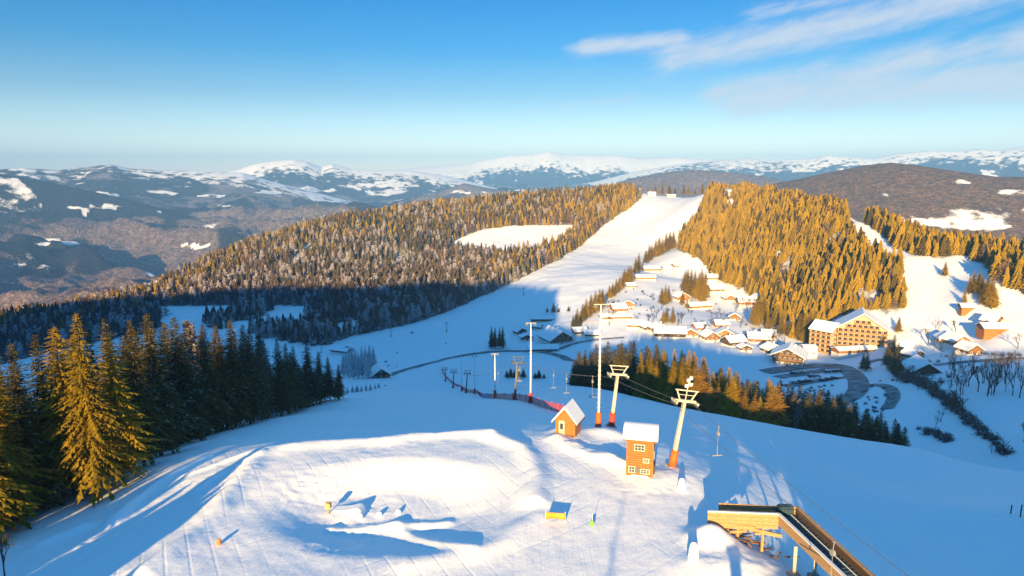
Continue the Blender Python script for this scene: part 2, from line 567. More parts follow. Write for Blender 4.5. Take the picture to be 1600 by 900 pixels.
def hills_mat():
    m, nt, N, L, B = new_mat('far_hills')
    geo = N.new('ShaderNodeNewGeometry')
    a_s = N.new('ShaderNodeAttribute')
    a_s.attribute_name = 'snow'
    a_t = N.new('ShaderNodeAttribute')
    a_t.attribute_name = 'tint'
    n = N.new('ShaderNodeTexNoise')
    n.inputs['Scale'].default_value = 0.045
    n.inputs['Detail'].default_value = 7
    n.inputs['Roughness'].default_value = 0.7
    L.new(geo.outputs['Position'], n.inputs['Vector'])
    r = N.new('ShaderNodeValToRGB')
    r.color_ramp.elements[0].position = 0.36
    r.color_ramp.elements[1].position = 0.66
    r.color_ramp.elements[0].color = (0.09, 0.085, 0.105, 1)
    r.color_ramp.elements[1].color = (0.30, 0.27, 0.325, 1)
    L.new(n.outputs[0], r.inputs[0])
    r2 = N.new('ShaderNodeValToRGB')
    r2.color_ramp.elements[0].position = 0.36
    r2.color_ramp.elements[1].position = 0.66
    r2.color_ramp.elements[0].color = (0.09, 0.055, 0.025, 1)
    r2.color_ramp.elements[1].color = (0.25, 0.145, 0.07, 1)
    L.new(n.outputs[0], r2.inputs[0])
    m0 = N.new('ShaderNodeMix')
    m0.data_type = 'RGBA'
    L.new(a_t.outputs['Fac'], m0.inputs[0])
    L.new(r.outputs[0], m0.inputs[6])
    L.new(r2.outputs[0], m0.inputs[7])
    a_d = N.new('ShaderNodeAttribute')
    a_d.attribute_name = 'dark'
    nd = N.new('ShaderNodeTexNoise')
    nd.inputs['Scale'].default_value = 0.006
    nd.inputs['Detail'].default_value = 9
    nd.inputs['Roughness'].default_value = 0.62
    L.new(geo.outputs['Position'], nd.inputs['Vector'])
    sd = N.new('ShaderNodeMath')
    sd.operation = 'ADD'
    L.new(a_d.outputs['Fac'], sd.inputs[0])
    L.new(nd.outputs[0], sd.inputs[1])
    md = N.new('ShaderNodeMapRange')
    md.inputs['From Min'].default_value = 0.92
    md.inputs['From Max'].default_value = 1.02
    L.new(sd.outputs[0], md.inputs['Value'])
    mdk = N.new('ShaderNodeMix')
    mdk.data_type = 'RGBA'
    L.new(md.outputs[0], mdk.inputs[0])
    L.new(m0.outputs[2], mdk.inputs[6])
    mdk.inputs[7].default_value = (0.020, 0.025, 0.034, 1)  # dark forest colour standing in for shaded slopes
    m0 = mdk
    n2 = N.new('ShaderNodeTexNoise')
    n2.inputs['Scale'].default_value = 0.014
    n2.inputs['Detail'].default_value = 8
    n2.inputs['Roughness'].default_value = 0.6
    L.new(geo.outputs['Position'], n2.inputs['Vector'])
    ad = N.new('ShaderNodeMath')
    ad.operation = 'ADD'
    L.new(a_s.outputs['Fac'], ad.inputs[0])
    L.new(n2.outputs[0], ad.inputs[1])
    st = N.new('ShaderNodeMapRange')
    st.interpolation_type = 'SMOOTHSTEP'
    st.inputs['From Min'].default_value = 0.92
    st.inputs['From Max'].default_value = 1.08
    L.new(ad.outputs[0], st.inputs['Value'])
    mx = N.new('ShaderNodeMix')
    mx.data_type = 'RGBA'
    L.new(st.outputs[0], mx.inputs[0])
    L.new(m0.outputs[2], mx.inputs[6])
    mx.inputs[7].default_value = (*SNOW, 1)
    L.new(mx.outputs[2], B.inputs['Base Color'])
    B.inputs['Roughness'].default_value = 0.9
    B.inputs['Specular IOR Level'].default_value = 0.1
    b = N.new('ShaderNodeBump')
    b.inputs['Strength'].default_value = 0.9
    b.inputs['Distance'].default_value = 9.0
    vo = N.new('ShaderNodeTexVoronoi')             # tree crowns, too far to tell apart
    vo.inputs['Scale'].default_value = 0.12
    vo.inputs['Randomness'].default_value = 1.0
    L.new(geo.outputs['Position'], vo.inputs['Vector'])
    hh = N.new('ShaderNodeMath')
    hh.operation = 'MULTIPLY_ADD'
    L.new(vo.outputs['Distance'], hh.inputs[0])
    hh.inputs[1].default_value = -0.35
    L.new(n.outputs[0], hh.inputs[2])
    wd_ = N.new('ShaderNodeMath')                  # no crowns on the open snow
    wd_.operation = 'SUBTRACT'
    wd_.inputs[0].default_value = 1.0
    L.new(st.outputs[0], wd_.inputs[1])
    L.new(wd_.outputs[0], b.inputs['Strength'])
    L.new(hh.outputs[0], b.inputs['Height'])
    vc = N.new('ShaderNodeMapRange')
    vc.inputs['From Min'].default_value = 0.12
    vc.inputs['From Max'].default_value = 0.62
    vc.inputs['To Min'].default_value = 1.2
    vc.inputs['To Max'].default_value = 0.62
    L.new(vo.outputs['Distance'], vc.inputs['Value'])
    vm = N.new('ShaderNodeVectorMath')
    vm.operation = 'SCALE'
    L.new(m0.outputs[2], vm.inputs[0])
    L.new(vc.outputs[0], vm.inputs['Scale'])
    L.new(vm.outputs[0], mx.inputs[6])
    L.new(b.outputs[0], B.inputs['Normal'])
    return m


def leaf_mat(name, dark, light, frost, frost_col=(0.72, 0.74, 0.80), lo=0.25, trans=0.12):
    """needles: colour wanders from tree to tree and branch to branch; snow lies on what faces up"""
    m, nt, N, L, B = new_mat(name)
    oi = N.new('ShaderNodeObjectInfo')
    geo = N.new('ShaderNodeNewGeometry')
    n = N.new('ShaderNodeTexNoise')
    n.inputs['Scale'].default_value = 0.9
    n.inputs['Detail'].default_value = 4
    L.new(geo.outputs['Position'], n.inputs['Vector'])
    ad = N.new('ShaderNodeMath')
    ad.operation = 'MULTIPLY_ADD'
    L.new(oi.outputs['Random'], ad.inputs[0])
    ad.inputs[1].default_value = 0.55
    sb = N.new('ShaderNodeMath')
    sb.operation = 'MULTIPLY_ADD'
    L.new(n.outputs[0], sb.inputs[0])
    sb.inputs[1].default_value = 1.2
    sb.inputs[2].default_value = -0.38
    L.new(sb.outputs[0], ad.inputs[2])
    mx = N.new('ShaderNodeMix')
    mx.data_type = 'RGBA'
    L.new(ad.outputs[0], mx.inputs[0])
    mx.inputs[6].default_value = (*dark, 1)
    mx.inputs[7].default_value = (*light, 1)
    col = mx.outputs[2]
    if frost > 0:
        sx = N.new('ShaderNodeSeparateXYZ')
        L.new(geo.outputs['Normal'], sx.inputs[0])
        ab = N.new('ShaderNodeMath')
        ab.operation = 'ABSOLUTE'
        L.new(sx.outputs[2], ab.inputs[0])
        n3 = N.new('ShaderNodeTexNoise')
        n3.inputs['Scale'].default_value = 1.7
        n3.inputs['Detail'].default_value = 5
        L.new(geo.outputs['Position'], n3.inputs['Vector'])
        a2 = N.new('ShaderNodeMath')
        a2.operation = 'MULTIPLY_ADD'
        L.new(n3.outputs[0], a2.inputs[0])
        a2.inputs[1].default_value = 1.4
        L.new(ab.outputs[0], a2.inputs[2])
        mr = N.new('ShaderNodeMapRange')
        mr.inputs['From Min'].default_value = 1.75 - frost
        mr.inputs['From Max'].default_value = 1.95 - frost * 0.8
        mr.inputs['To Max'].default_value = min(1.0, 0.45 + frost)
        L.new(a2.outputs[0], mr.inputs['Value'])
        m2 = N.new('ShaderNodeMix')
        m2.data_type = 'RGBA'
        L.new(mr.outputs[0], m2.inputs[0])
        L.new(col, m2.inputs[6])
        m2.inputs[7].default_value = (*frost_col, 1)
        col = m2.outputs[2]
    L.new(col, B.inputs['Base Color'])
    B.inputs['Roughness'].default_value = 0.8
    B.inputs['Specular IOR Level'].default_value = 0.15
    if trans:
        out = N['Material Output']
        t = N.new('ShaderNodeBsdfTranslucent')
        L.new(col, t.inputs['Color'])
        ms = N.new('ShaderNodeMixShader')
        ms.inputs[0].default_value = trans
        L.new(B.outputs[0], ms.inputs[1])
        L.new(t.outputs[0], ms.inputs[2])
        L.new(ms.outputs[0], out.inputs['Surface'])
    return m


M = {
    'snow_ground': snow_ground(),
    'hills': hills_mat(),
    'snow': pm('snow_cover', SNOW, 0.6, 0.03, 2.0, 0.3),
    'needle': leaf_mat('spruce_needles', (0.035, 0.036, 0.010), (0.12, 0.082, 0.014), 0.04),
    'needle_sunlit': leaf_mat('sun_painted_spruce_needles', (0.12, 0.090, 0.009), (0.44, 0.275, 0.012), 0.0, trans=0.2),  # sunlight painted in: brighter golden copy of the spruce needles
    'needle_frost': leaf_mat('frosted_spruce_needles', (0.045, 0.045, 0.030), (0.13, 0.095, 0.055), 0.62),
    'larch': leaf_mat('larch_twigs', (0.22, 0.115, 0.020), (0.44, 0.24, 0.035), 0.0, trans=0.2),
    'larch_brown': leaf_mat('brown_larch_twigs', (0.11, 0.070, 0.045), (0.24, 0.14, 0.085), 0.2),
    'rime': leaf_mat('near_rimed_twigs', (0.14, 0.115, 0.12), (0.27, 0.225, 0.23), 0.08),
    'frosted': leaf_mat('rimed_twigs', (0.24, 0.19, 0.19), (0.44, 0.37, 0.37), 0.5),
    'bark': pm('bark', (0.11, 0.075, 0.05), 0.9, 0.4, 8.0, 0.4, stretch=(4, 4, 1)),
    'bark_dark': pm('dark_bark', (0.055, 0.042, 0.036), 0.9, 0.4, 8.0, 0.4, stretch=(4, 4, 1)),
    'asphalt': pm('asphalt', (0.085, 0.09, 0.10), 0.85, 0.3, 0.22, col2=(0.34, 0.355, 0.38)),
    'wood_orange': pm('orange_stained_boards', (0.38, 0.125, 0.022), 0.65, 0.25, 3.0, 0.2, stretch=(1, 1, 6)),
    'wood_amber': pm('amber_boards', (0.29, 0.12, 0.026), 0.7, 0.25, 3.0, 0.2, stretch=(6, 1, 1)),
    'wood_pale': pm('pale_timber', (0.40, 0.25, 0.12), 0.75, 0.3, 2.0, 0.3, stretch=(1, 6, 6)),
    'wood_dark': pm('dark_timber', (0.075, 0.045, 0.030), 0.8, 0.35, 2.0, 0.2, stretch=(1, 1, 5)),
    'wood_brown': pm('brown_timber', (0.20, 0.095, 0.035), 0.8, 0.35, 2.0, 0.2, stretch=(1, 1, 5)),
    'plaster': pm('cream_plaster', (0.47, 0.37, 0.27), 0.85, 0.1, 1.0),
    'plaster_white': pm('white_plaster', (0.70, 0.68, 0.64), 0.85, 0.1, 1.0),
    'frame_grey': pm('weathered_frame', (0.46, 0.42, 0.35), 0.7, 0.15, 3.0),
    'trim': pm('white_trim', (0.72, 0.72, 0.70), 0.6, 0.06, 3.0),
    'glass': pm('window_glass', (0.035, 0.045, 0.06), 0.08, 0.2, 1.0),
    'rail_wood': pm('light_rail_boards', (0.30, 0.165, 0.06), 0.75, 0.2, 2.0),
    'steel_mid': pm('grey_steel', (0.26, 0.26, 0.26), 0.5, 0.15, 2.0),
    'steel': pm('galvanised_steel', (0.52, 0.50, 0.44), 0.55, 0.15, 2.0),
    'steel_cream': pm('cream_painted_steel', (0.52, 0.48, 0.39), 0.6, 0.14, 1.5),
    'steel_dark': pm('dark_steel', (0.10, 0.11, 0.12), 0.5, 0.2, 4.0),
    'cable': pm('cable_steel', (0.12, 0.12, 0.13), 0.5, 0.1, 4.0),
    'pad_orange': pm('orange_pad', (0.62, 0.12, 0.015), 0.7, 0.15, 2.0),
    'pad_red': pm('red_pad', (0.50, 0.045, 0.025), 0.7, 0.2, 2.0),
    'net_red': pm('red_netting', (0.52, 0.06, 0.05), 0.8, 0.2, 3.0),
    'net_blue': pm('blue_netting', (0.05, 0.10, 0.35), 0.8, 0.2, 3.0),
    'banner': pm('yellow_banner', (0.62, 0.30, 0.025), 0.6, 0.06, 1.0),
    'green': pm('green_foam', (0.18, 0.55, 0.05), 0.6, 0.1, 2.0),
    'flag_orange': pm('orange_marker', (0.85, 0.22, 0.07), 0.6, 0.1, 2.0),
    'tan': pm('tan_boards', (0.60, 0.36, 0.14), 0.7, 0.1, 2.0),
    'carpet': pm('blue_ribbed_carpet', (0.022, 0.055, 0.085), 0.85, 0.5, 8.0, 0.5),
    'concrete': pm('concrete', (0.34, 0.32, 0.29), 0.9, 0.2, 3.0, 0.2),
    'shrub': leaf_mat('shrub_twigs', (0.035, 0.03, 0.027), (0.10, 0.075, 0.065), 0.25, trans=0),
    'tyre': pm('tyre_rubber', (0.02, 0.02, 0.02), 0.9, 0.1),
    'car_a': pm('car_paint_dark', (0.03, 0.035, 0.045), 0.3, 0.1),
    'car_b': pm('car_paint_red', (0.28, 0.03, 0.025), 0.3, 0.1),
    'car_c': pm('car_paint_silver', (0.42, 0.43, 0.45), 0.3, 0.1),
    'roof_dark': pm('roof_shingle', (0.07, 0.06, 0.055), 0.9, 0.3, 5.0),
}


# ------------------------------------------------------------------ mesh helpers
def grid_obj(name, X, Y, Z, mat, attrs=None):
    ny, nx = Z.shape
    V = np.c_[X.ravel(), Y.ravel(), Z.ravel()]
    idx = np.arange(nx * ny).reshape(ny, nx)
    Q = np.c_[idx[:-1, :-1].ravel(), idx[:-1, 1:].ravel(), idx[1:, 1:].ravel(), idx[1:, :-1].ravel()]
    me = bpy.data.meshes.new(name)
    me.vertices.add(len(V))
    me.vertices.foreach_set('co', V.ravel())
    me.loops.add(Q.size)
    me.loops.foreach_set('vertex_index', Q.ravel())
    me.polygons.add(len(Q))
    me.polygons.foreach_set('loop_start', np.arange(0, Q.size, 4))
    me.update()
    me.polygons.foreach_set('use_smooth', np.ones(len(Q), bool))
    for k, a in (attrs or {}).items():
        at = me.attributes.new(k, 'FLOAT', 'POINT')
        at.data.foreach_set('value', a.ravel().astype(np.float32))
    me.materials.append(mat)
    o = bpy.data.objects.new(name, me)
    COL.objects.link(o)
    return o


class MB:
    def __init__(s):
        s.v, s.f = [], []

    def add(s, vs_, fs_):
        o = len(s.v)
        s.v += [tuple(q) for q in vs_]
        s.f += [tuple(i + o for i in q) for q in fs_]
        return s

    def box(s, c, d, mat=None):
        x, y, z = d[0] / 2, d[1] / 2, d[2] / 2
        vs_ = [Vector((sx * x, sy * y, sz * z)) for sz in (-1, 1) for sy in (-1, 1) for sx in (-1, 1)]
        if mat is not None:
            vs_ = [mat @ q for q in vs_]
        c = Vector(c)
        return s.add([q + c for q in vs_], [(0, 2, 3, 1), (4, 5, 7, 6), (0, 1, 5, 4), (2, 6, 7, 3), (0, 4, 6, 2), (1, 3, 7, 5)])

    def bar(s, p, q, w, h):
        """a squared bar from p to q"""
        p, q = Vector(p), Vector(q)
        d = (q - p).normalized()
        up = Vector((0, 0, 1)) if abs(d.z) < 0.95 else Vector((0, 1, 0))
        a = d.cross(up).normalized() * (w / 2)
        b = a.cross(d).normalized() * (h / 2)
        vs_ = [p - a - b, p + a - b, p + a + b, p - a + b, q - a - b, q + a - b, q + a + b, q - a + b]
        return s.add(vs_, [(0, 1, 2, 3)[::-1], (4, 5, 6, 7), (0, 1, 5, 4), (1, 2, 6, 5), (2, 3, 7, 6), (3, 0, 4, 7)])

    def tube(s, p, q, r0, r1, n=8, cap=True):
        p, q = Vector(p), Vector(q)
        d = (q - p).normalized()
        up = Vector((0, 0, 1)) if abs(d.z) < 0.9 else Vector((1, 0, 0))
        a = d.cross(up).normalized()
        b = a.cross(d).normalized()
        vs_, fs_ = [], []
        for c, r in ((p, r0), (q, r1)):
            for i in range(n):
                t = 2 * PI * i / n
                vs_.append(c + a * (r * math.cos(t)) + b * (r * math.sin(t)))
        for i in range(n):
            fs_.append((i, (i + 1) % n, n + (i + 1) % n, n + i))
        if cap:
            fs_ += [tuple(range(n))[::-1], tuple(range(n, 2 * n))]
        return s.add(vs_, fs_)

    def prism(s, prof, y0, y1):
        """profile in x,z pulled along y"""
        n = len(prof)
        vs_ = [(x, y0, z) for x, z in prof] + [(x, y1, z) for x, z in prof]
        fs_ = [tuple(range(n)), tuple(range(n, 2 * n))[::-1]] + [(i, i + n, (i + 1) % n + n, (i + 1) % n) for i in range(n)]
        return s.add(vs_, fs_)

    def mesh(s, name, mat):
        me = bpy.data.meshes.new(name)
        me.from_pydata(s.v, [], s.f)
        me.update()
        if mat is not None:
            me.materials.append(M[mat] if isinstance(mat, str) else mat)
        return me

    def build(s, name, mat, parent=None, smooth_=False, bevel=0.0):
        me = s.mesh(name, mat)
        bm = bmesh.new()
        bm.from_mesh(me)
        bmesh.ops.recalc_face_normals(bm, faces=bm.faces)
        if bevel:
            bmesh.ops.bevel(bm, geom=list(bm.edges), offset=bevel, segments=2, affect='EDGES', clamp_overlap=True)
        bm.to_mesh(me)
        bm.free()
        if smooth_:
            me.polygons.foreach_set('use_smooth', np.ones(len(me.polygons), bool))
        return link(name, me, parent)


def link(name, me, parent=None):
    o = bpy.data.objects.new(name, me)
    COL.objects.link(o)
    if parent is not None:
        o.parent = parent
    return o


def tag(o, label=None, cat=None, group=None, kind=None):
    if label:
        o['label'] = label
    if cat:
        o['category'] = cat
    if group:
        o['group'] = group
    if kind:
        o['kind'] = kind
    return o


def thing(name, label, cat, loc, rz=0.0, group=None):
    o = bpy.data.objects.new(name, None)
    COL.objects.link(o)
    o.location = loc
    o.rotation_euler = (0, 0, rz)
    o.empty_display_size = 0.2
    return tag(o, label, cat, group)


# ------------------------------------------------------------------ the land
WOOD_L = [(-160, 560), (-60, 520), (0, 500), (100, 488), (200, 467), (300, 425), (400, 380), (500, 352), (600, 335), (700, 322), (800, 311), (900, 303), (985, 298), (1003, 309), (985, 325), (950, 348),
          (905, 385), (868, 408), (820, 432), (760, 460), (700, 487), (640, 507), (560, 524), (505, 541), (470, 538), (420, 530), (330, 512), (250, 520), (180, 528), (100, 545), (0, 570), (-160, 600)]
MEADOW = [(696, 386), (720, 372), (750, 360), (800, 353), (905, 352), (885, 372), (868, 386), (815, 398), (750, 398)]
WOOD_R = [(1108, 300), (1200, 300), (1290, 315), (1350, 345), (1345, 355), (1335, 340), (1328, 352), (1345, 372), (1385, 385), (1404, 405), (1410, 440), (1414, 478), (1400, 492), (1372, 486), (1340, 490), (1316, 496), (1290, 505), (1270, 530), (1240, 530),
          (1215, 512), (1192, 500), (1180, 468), (1155, 452), (1128, 440), (1112, 428), (1098, 410), (1060, 390), (1058, 374), (1085, 345)]
WOOD_R2 = [(1340, 200), (1700, 200), (1720, 480), (1600, 462), (1575, 452), (1552, 434), (1535, 414), (1500, 400), (1470, 404), (1430, 400), (1400, 388), (1378, 366), (1352, 350)]
STRIP = [(1322, 326), (1346, 334), (1356, 356), (1404, 392), (1404, 412), (1380, 408), (1350, 392), (1326, 368)]
SUMMIT = [(1000, 292), (1110, 292), (1118, 304), (1060, 303), (1003, 302)]


def px_arr(x, y, z):
    zz = z - CZ
    d = y * CP - zz * SP
    uy = y * SP + zz * CP
    return 800 + F * x / d, 450 - F * uy / d


UU, VV = px_arr(MX, np.maximum(MY, 5), GZ)
litter = np.zeros(MX.shape)
far_m = MY > 330
litter[in_poly(UU, VV, WOOD_L) & (MY > 480) & ~in_poly(UU, VV, MEADOW) & ~((VV > 478) & (UU > 250) & (UU < 560))] = 0.95
litter[in_poly(UU, VV, WOOD_R) & far_m & ~in_poly(UU, VV, STRIP)] = 0.9
litter[in_poly(UU, VV, WOOD_R2) & far_m] = 0.9
dsun, _t = seg_dist(MX, MY, [(-62, 50), (-58, 100), (-58, 150), (-60, 200)])
litter = np.maximum(litter, 0.45 * smooth(14, 4, dsun))
ground = grid_obj('ground', MX, MY, GZ, M['snow_ground'], {'litter': litter})
tag(ground, kind='structure')

# hills and mountains out to the horizon
RANGES = [  # distance, depth, crest as seen, snow share of the rise, tint, dark spruce tone in place of hillside shade
    (5200, 1500, [(-400, 262), (0, 264), (40, 262), (90, 266), (150, 259), (175, 257), (200, 263), (260, 266), (330, 268), (380, 270), (430, 285)], 0.06, 0.0, 0.55),
    (3900, 420, [(-400, 240), (-100, 262), (0, 271), (60, 281), (110, 292), (160, 303), (250, 325), (330, 350)], -1, 0.0, 0.72),
    (6900, 1500, [(300, 290), (345, 270), (372, 265), (400, 256), (430, 251), (460, 249), (480, 252), (503, 261), (520, 256), (550, 264), (600, 266), (640, 266), (700, 275)], 0.28, 0.0, 0.6),
    (9600, 1500, [(560, 275), (640, 263), (700, 258), (740, 254), (765, 248), (800, 242), (835, 241), (858, 236), (880, 241), (930, 243), (960, 242), (1000, 247), (1050, 245), (1100, 249), (1150, 249), (1250, 252)], 0.40, 0.0, 0.72),
    (8600, 1500, [(1000, 266), (1060, 257), (1130, 250), (1165, 247), (1200, 250), (1260, 248), (1290, 242), (1320, 245), (1360, 248), (1400, 240), (1450, 235), (1490, 236), (1520, 233), (1560, 235), (1600, 229), (1900, 226)], 0.30, 0.0, 0.78),
    (2500, 900, [(1130, 310), (1200, 289), (1240, 281), (1300, 268), (1350, 258), (1390, 254), (1430, 258), (1500, 268), (1560, 276), (1600, 276), (1700, 290), (2000, 300)], -1, 1.0, 0.15),
    (4400, 700, [(930, 300), (980, 280), (1040, 269), (1080, 265), (1130, 268), (1200, 276), (1260, 290)], -1, 0.7, 0.2),
    (4600, 420, [(640, 310), (690, 298), (725, 286), (750, 291), (800, 300)], -1, 0.2, 0.5),
]


def make_hills():
    azs = np.radians(np.concatenate([np.arange(-180, -48, 3.0), np.arange(-48, 48.01, 0.085), np.arange(51, 181, 3.0)]))
    rs = np.concatenate([np.geomspace(1000, 6000, 250), np.geomspace(6040, 11800, 100)])
    A, RR = np.meshgrid(azs, rs)
    X, Y = RR * np.sin(A), RR * np.cos(A)
    wx_, wy_ = X + 220 * fbm(X / 800, Y / 800, 3, 201), Y + 220 * fbm(X / 800, Y / 800, 3, 202)
    z = -285 + 175 * smooth(1300, 5000, RR)
    near_ = smooth(5200, 2600, RR)
    z = z + 110 * (ridged(wx_ / 1150, wy_ / 820, 5, 75) - 0.45) + 60 * fbm(wx_ / 420, wy_ / 420, 4, 71) + near_ * 105 * (ridged(wx_ / 520, wy_ / 330, 4, 77) - 0.35)
    u = 800 + F * np.tan(np.clip(A, -1.2, 1.2)) / CP
    snow = 0.34 * smooth(0.30, 0.42, fbm(X / 380, Y / 300, 4, 81)) + 0.12 + 0.10 * smooth(3500, 8000, RR)
    tint = np.full(X.shape, 0.0) + 0.5 * smooth(-0.1, 0.3, fbm(X / 2500, Y / 2500, 2, 85))
    front = np.cos(A) > 0.6
    dark = 0.30 + 1.25 * fbm(X / 420, Y / 420, 4, 87) + 0.28 * smooth(2800, 5200, RR)
    for D, Wd, prof, sl_, tn, dk_ in RANGES:
        us, vs_ = zip(*prof)
        us, vs_ = (us[0] - 420, us[0] - 160) + us + (us[-1] + 160, us[-1] + 420), (vs_[0] + 300, vs_[0] + 40) + vs_ + (vs_[-1] + 40, vs_[-1] + 300)
        vv = np.interp(u, us, vs_)
        b = (450 - vv) / F
        rz_ = (-SP + b * CP) / (CP + b * SP)
        top = CZ + rz_ * D * np.cos(A)
        rough = 0.06 * D / 1000
        top = top + (ridged(X / (D * 0.035), Y / (D * 0.07), 4, int(D) % 97) - 0.55) * rough * 5
        dd = (RR - D) / Wd
        fall = np.exp(-np.abs(dd) ** 1.5 * 1.1)
        gully = 1 - 0.42 * (1 - fall) * (0.5 + ridged(wx_ / (Wd * 0.42), wy_ / (Wd * 0.75), 5, 90 + int(D) % 13))
        zr = -420 + (top + 420) * fall * gully
        hit = (zr > z) & front
        z = np.where(hit, zr, z)
        if sl_ > 0:
            rise = (zr + 420) / np.maximum(top + 420, 50)
            sn = 0.52 + 1.4 * (rise - (1 - sl_ * 0.55)) + 0.25 * fbm(X / 900, Y / 900, 3, 99)
            snow = np.where(hit, np.maximum(np.clip(sn, 0, 1), snow), snow)
        tint = np.where(hit, tn, tint)
        dark = np.where(hit, dk_ + 0.35 * fbm(X / 800, Y / 800, 3, 93), dark)
    # open snowfields low on the brown hill across the valley
    for (cu, cv, wu, wv) in ((1560, 335, 100, 16), (1500, 283, 22, 6), (1590, 300, 45, 8), (1545, 352, 70, 12), (1385, 305, 12, 5), (1425, 316, 10, 5), (1450, 345, 60, 8),
                             (60, 382, 60, 5), (300, 384, 30, 3), (100, 394, 24, 4), (220, 302, 45, 4), (290, 291, 16, 3), (10, 330, 14, 3), (130, 336, 14, 2), (190, 322, 10, 2), (250, 330, 12, 2), (350, 322, 12, 2), (60, 318, 8, 2), (530, 296, 70, 5), (150, 325, 40, 4), (640, 288, 50, 7), (600, 300, 60, 5), (700, 300, 60, 6), (560, 290, 40, 4),
                             (330, 305, 18, 3), (430, 300, 30, 3), (20, 415, 30, 4)):
        U2, V2 = px_arr(X, np.maximum(Y, 5), z)
        e = ((U2 - cu) / wu) ** 2 + ((V2 - cv) / wv) ** 2 + 2.2 * fbm(X / 150, Y / 110, 4, 88)
        snow = np.where(front, np.maximum(snow, 0.56 * smooth(1.9, 0.2, e)), snow)
    z = np.where(front, z, np.minimum(z, -150))
    z = z - 160 * smooth(1500, 1050, RR)
    print('HILLS top', z.max(), 'low', z.min())
    o = grid_obj('hills', X, Y, z, M['hills'], {'snow': snow, 'tint': tint, 'dark': dark})
    tag(o, kind='structure')


make_hills()


# ------------------------------------------------------------------ trees
def frond(b, base, d, L, w, droop, r, n=3):
    """one spray of needles: a bent midrib with side sprays left and right"""
    up = Vector((0, 0, 1))
    side = d.cross(up).normalized()
    prev = base
    pts_ = [base]
    for i in range(1, n + 1):
        t = i / n
        q = base + d * (L * t) + up * (-droop * L * t * t + 0.10 * L * t)
        pts_.append(q)
    for i in range(n):
        p, q = pts_[i], pts_[i + 1]
        t = (i + 0.3) / n
        ww = w * (1 - 0.65 * t) * (0.75 + 0.5 * r.random())
        hang = ww * (0.25 + 0.45 * r.random())
        for s_ in (-1, 1):
            tip = p.lerp(q, 0.75) + side * (s_ * ww) - up * hang + d * (ww * 0.35)
            o = len(b.v)
            b.v += [tuple(p), tuple(q), tuple(tip)]
            b.f.append((o, o + 1, o + 2))
        # needles hanging below the rib
        o = len(b.v)
        dn = p.lerp(q, 0.5) - up * (ww * (0.5 + 0.5 * r.random())) + side * ((r.random() - .5) * ww * 0.4)
        b.v += [tuple(p), tuple(q), tuple(dn)]
        b.f.append((o, o + 1, o + 2))
    o = len(b.v)
    e = pts_[-1]
    b.v += [tuple(e + side * w * 0.22), tuple(e - side * w * 0.22), tuple(e + d * (L * 0.18) - up * (L * 0.06))]
    b.f.append((o, o + 1, o + 2))


def spruce_crown(seed, whorls=30, base=0.09, rad=0.17, sparse=1.0, droop=0.35, wide=1.0):
    """crown of unit height"""
    r = random.Random(seed)
    b = MB()
    ph = r.random() * 6
    bulge = [0.75 + 0.5 * r.random() for _ in range(9)]
    for k in range(whorls):
        t = k / (whorls - 1)
        h = base + (0.985 - base) * t ** 0.92
        prof = rad * (1 - t) ** 0.78 * (0.55 + 0.45 * min(1, t / 0.10)) + 0.010
        nb = max(4, int((8.5 - 4.0 * t) * sparse))
        for i in range(nb):
            if r.random() < 0.10:
                continue
            a = ph + 2 * PI * (i + 0.8 * (r.random() - 0.5)) / nb
            lob = bulge[(int((a % (2 * PI)) / (2 * PI) * 9) + int(t * 7) * 4) % 9] * (0.8 + 0.4 * r.random())
            L_ = prof * lob * (0.75 + 0.5 * r.random())
            d = Vector((math.cos(a), math.sin(a), 0.15 * (t - 0.5) + (r.random() - .5) * 0.2)).normalized()
            frond(b, Vector((0, 0, h + (r.random() - .5) * 0.012)) + d * 0.004, d, L_, max(0.011, L_ * 0.36 * wide), droop * (1 - 0.6 * t) * (0.6 + 0.8 * r.random()), r, 6 if t < 0.4 else (4 if t < 0.7 else 2))
        ph += 2.4
    o = len(b.v)
    for j in range(3):
        a = 2.1 * j
        b.v += [(0.006 * math.cos(a), 0.006 * math.sin(a), 0.95), (0.006 * math.cos(a + 1.5), 0.006 * math.sin(a + 1.5), 0.95), (0, 0, 1.0)]
        b.f.append((o + 3 * j, o + 3 * j + 1, o + 3 * j + 2))
    return b


def tier_crown(seed, tiers=8, pts_n=9, base=0.08, rad=0.19, jag=0.5):
    """crown for the far woods: ragged drooping skirts"""
    r = random.Random(seed)
    b = MB()
    for k in range(tiers):
        t = k / tiers
        h0 = base + (1 - base) * t
        rr = rad * (1 - t) ** 0.85 * (0.85 + 0.3 * r.random()) + 0.012
        top = min(1.0, h0 + (1 - base) * (1.9 / tiers) + 0.03)
        c = len(b.v)
        b.v.append((0, 0, top))
        n = pts_n * 2
        for i in range(n):
            a = 2 * PI * (i + 0.35 * (r.random() - .5)) / n + k
            q = rr * ((1 - jag * 0.55 + 0.25 * (r.random() - .5)) if i % 2 else (1 + jag * 0.35 * (r.random() - .3)))
            zz = h0 + (0.025 if i % 2 else -0.018) + 0.02 * (r.random() - .5)
            b.v.append((q * math.cos(a), q * math.sin(a), zz))
        for i in range(n):
            b.f.append((c, c + 1 + i, c + 1 + (i + 1) % n))
    return b


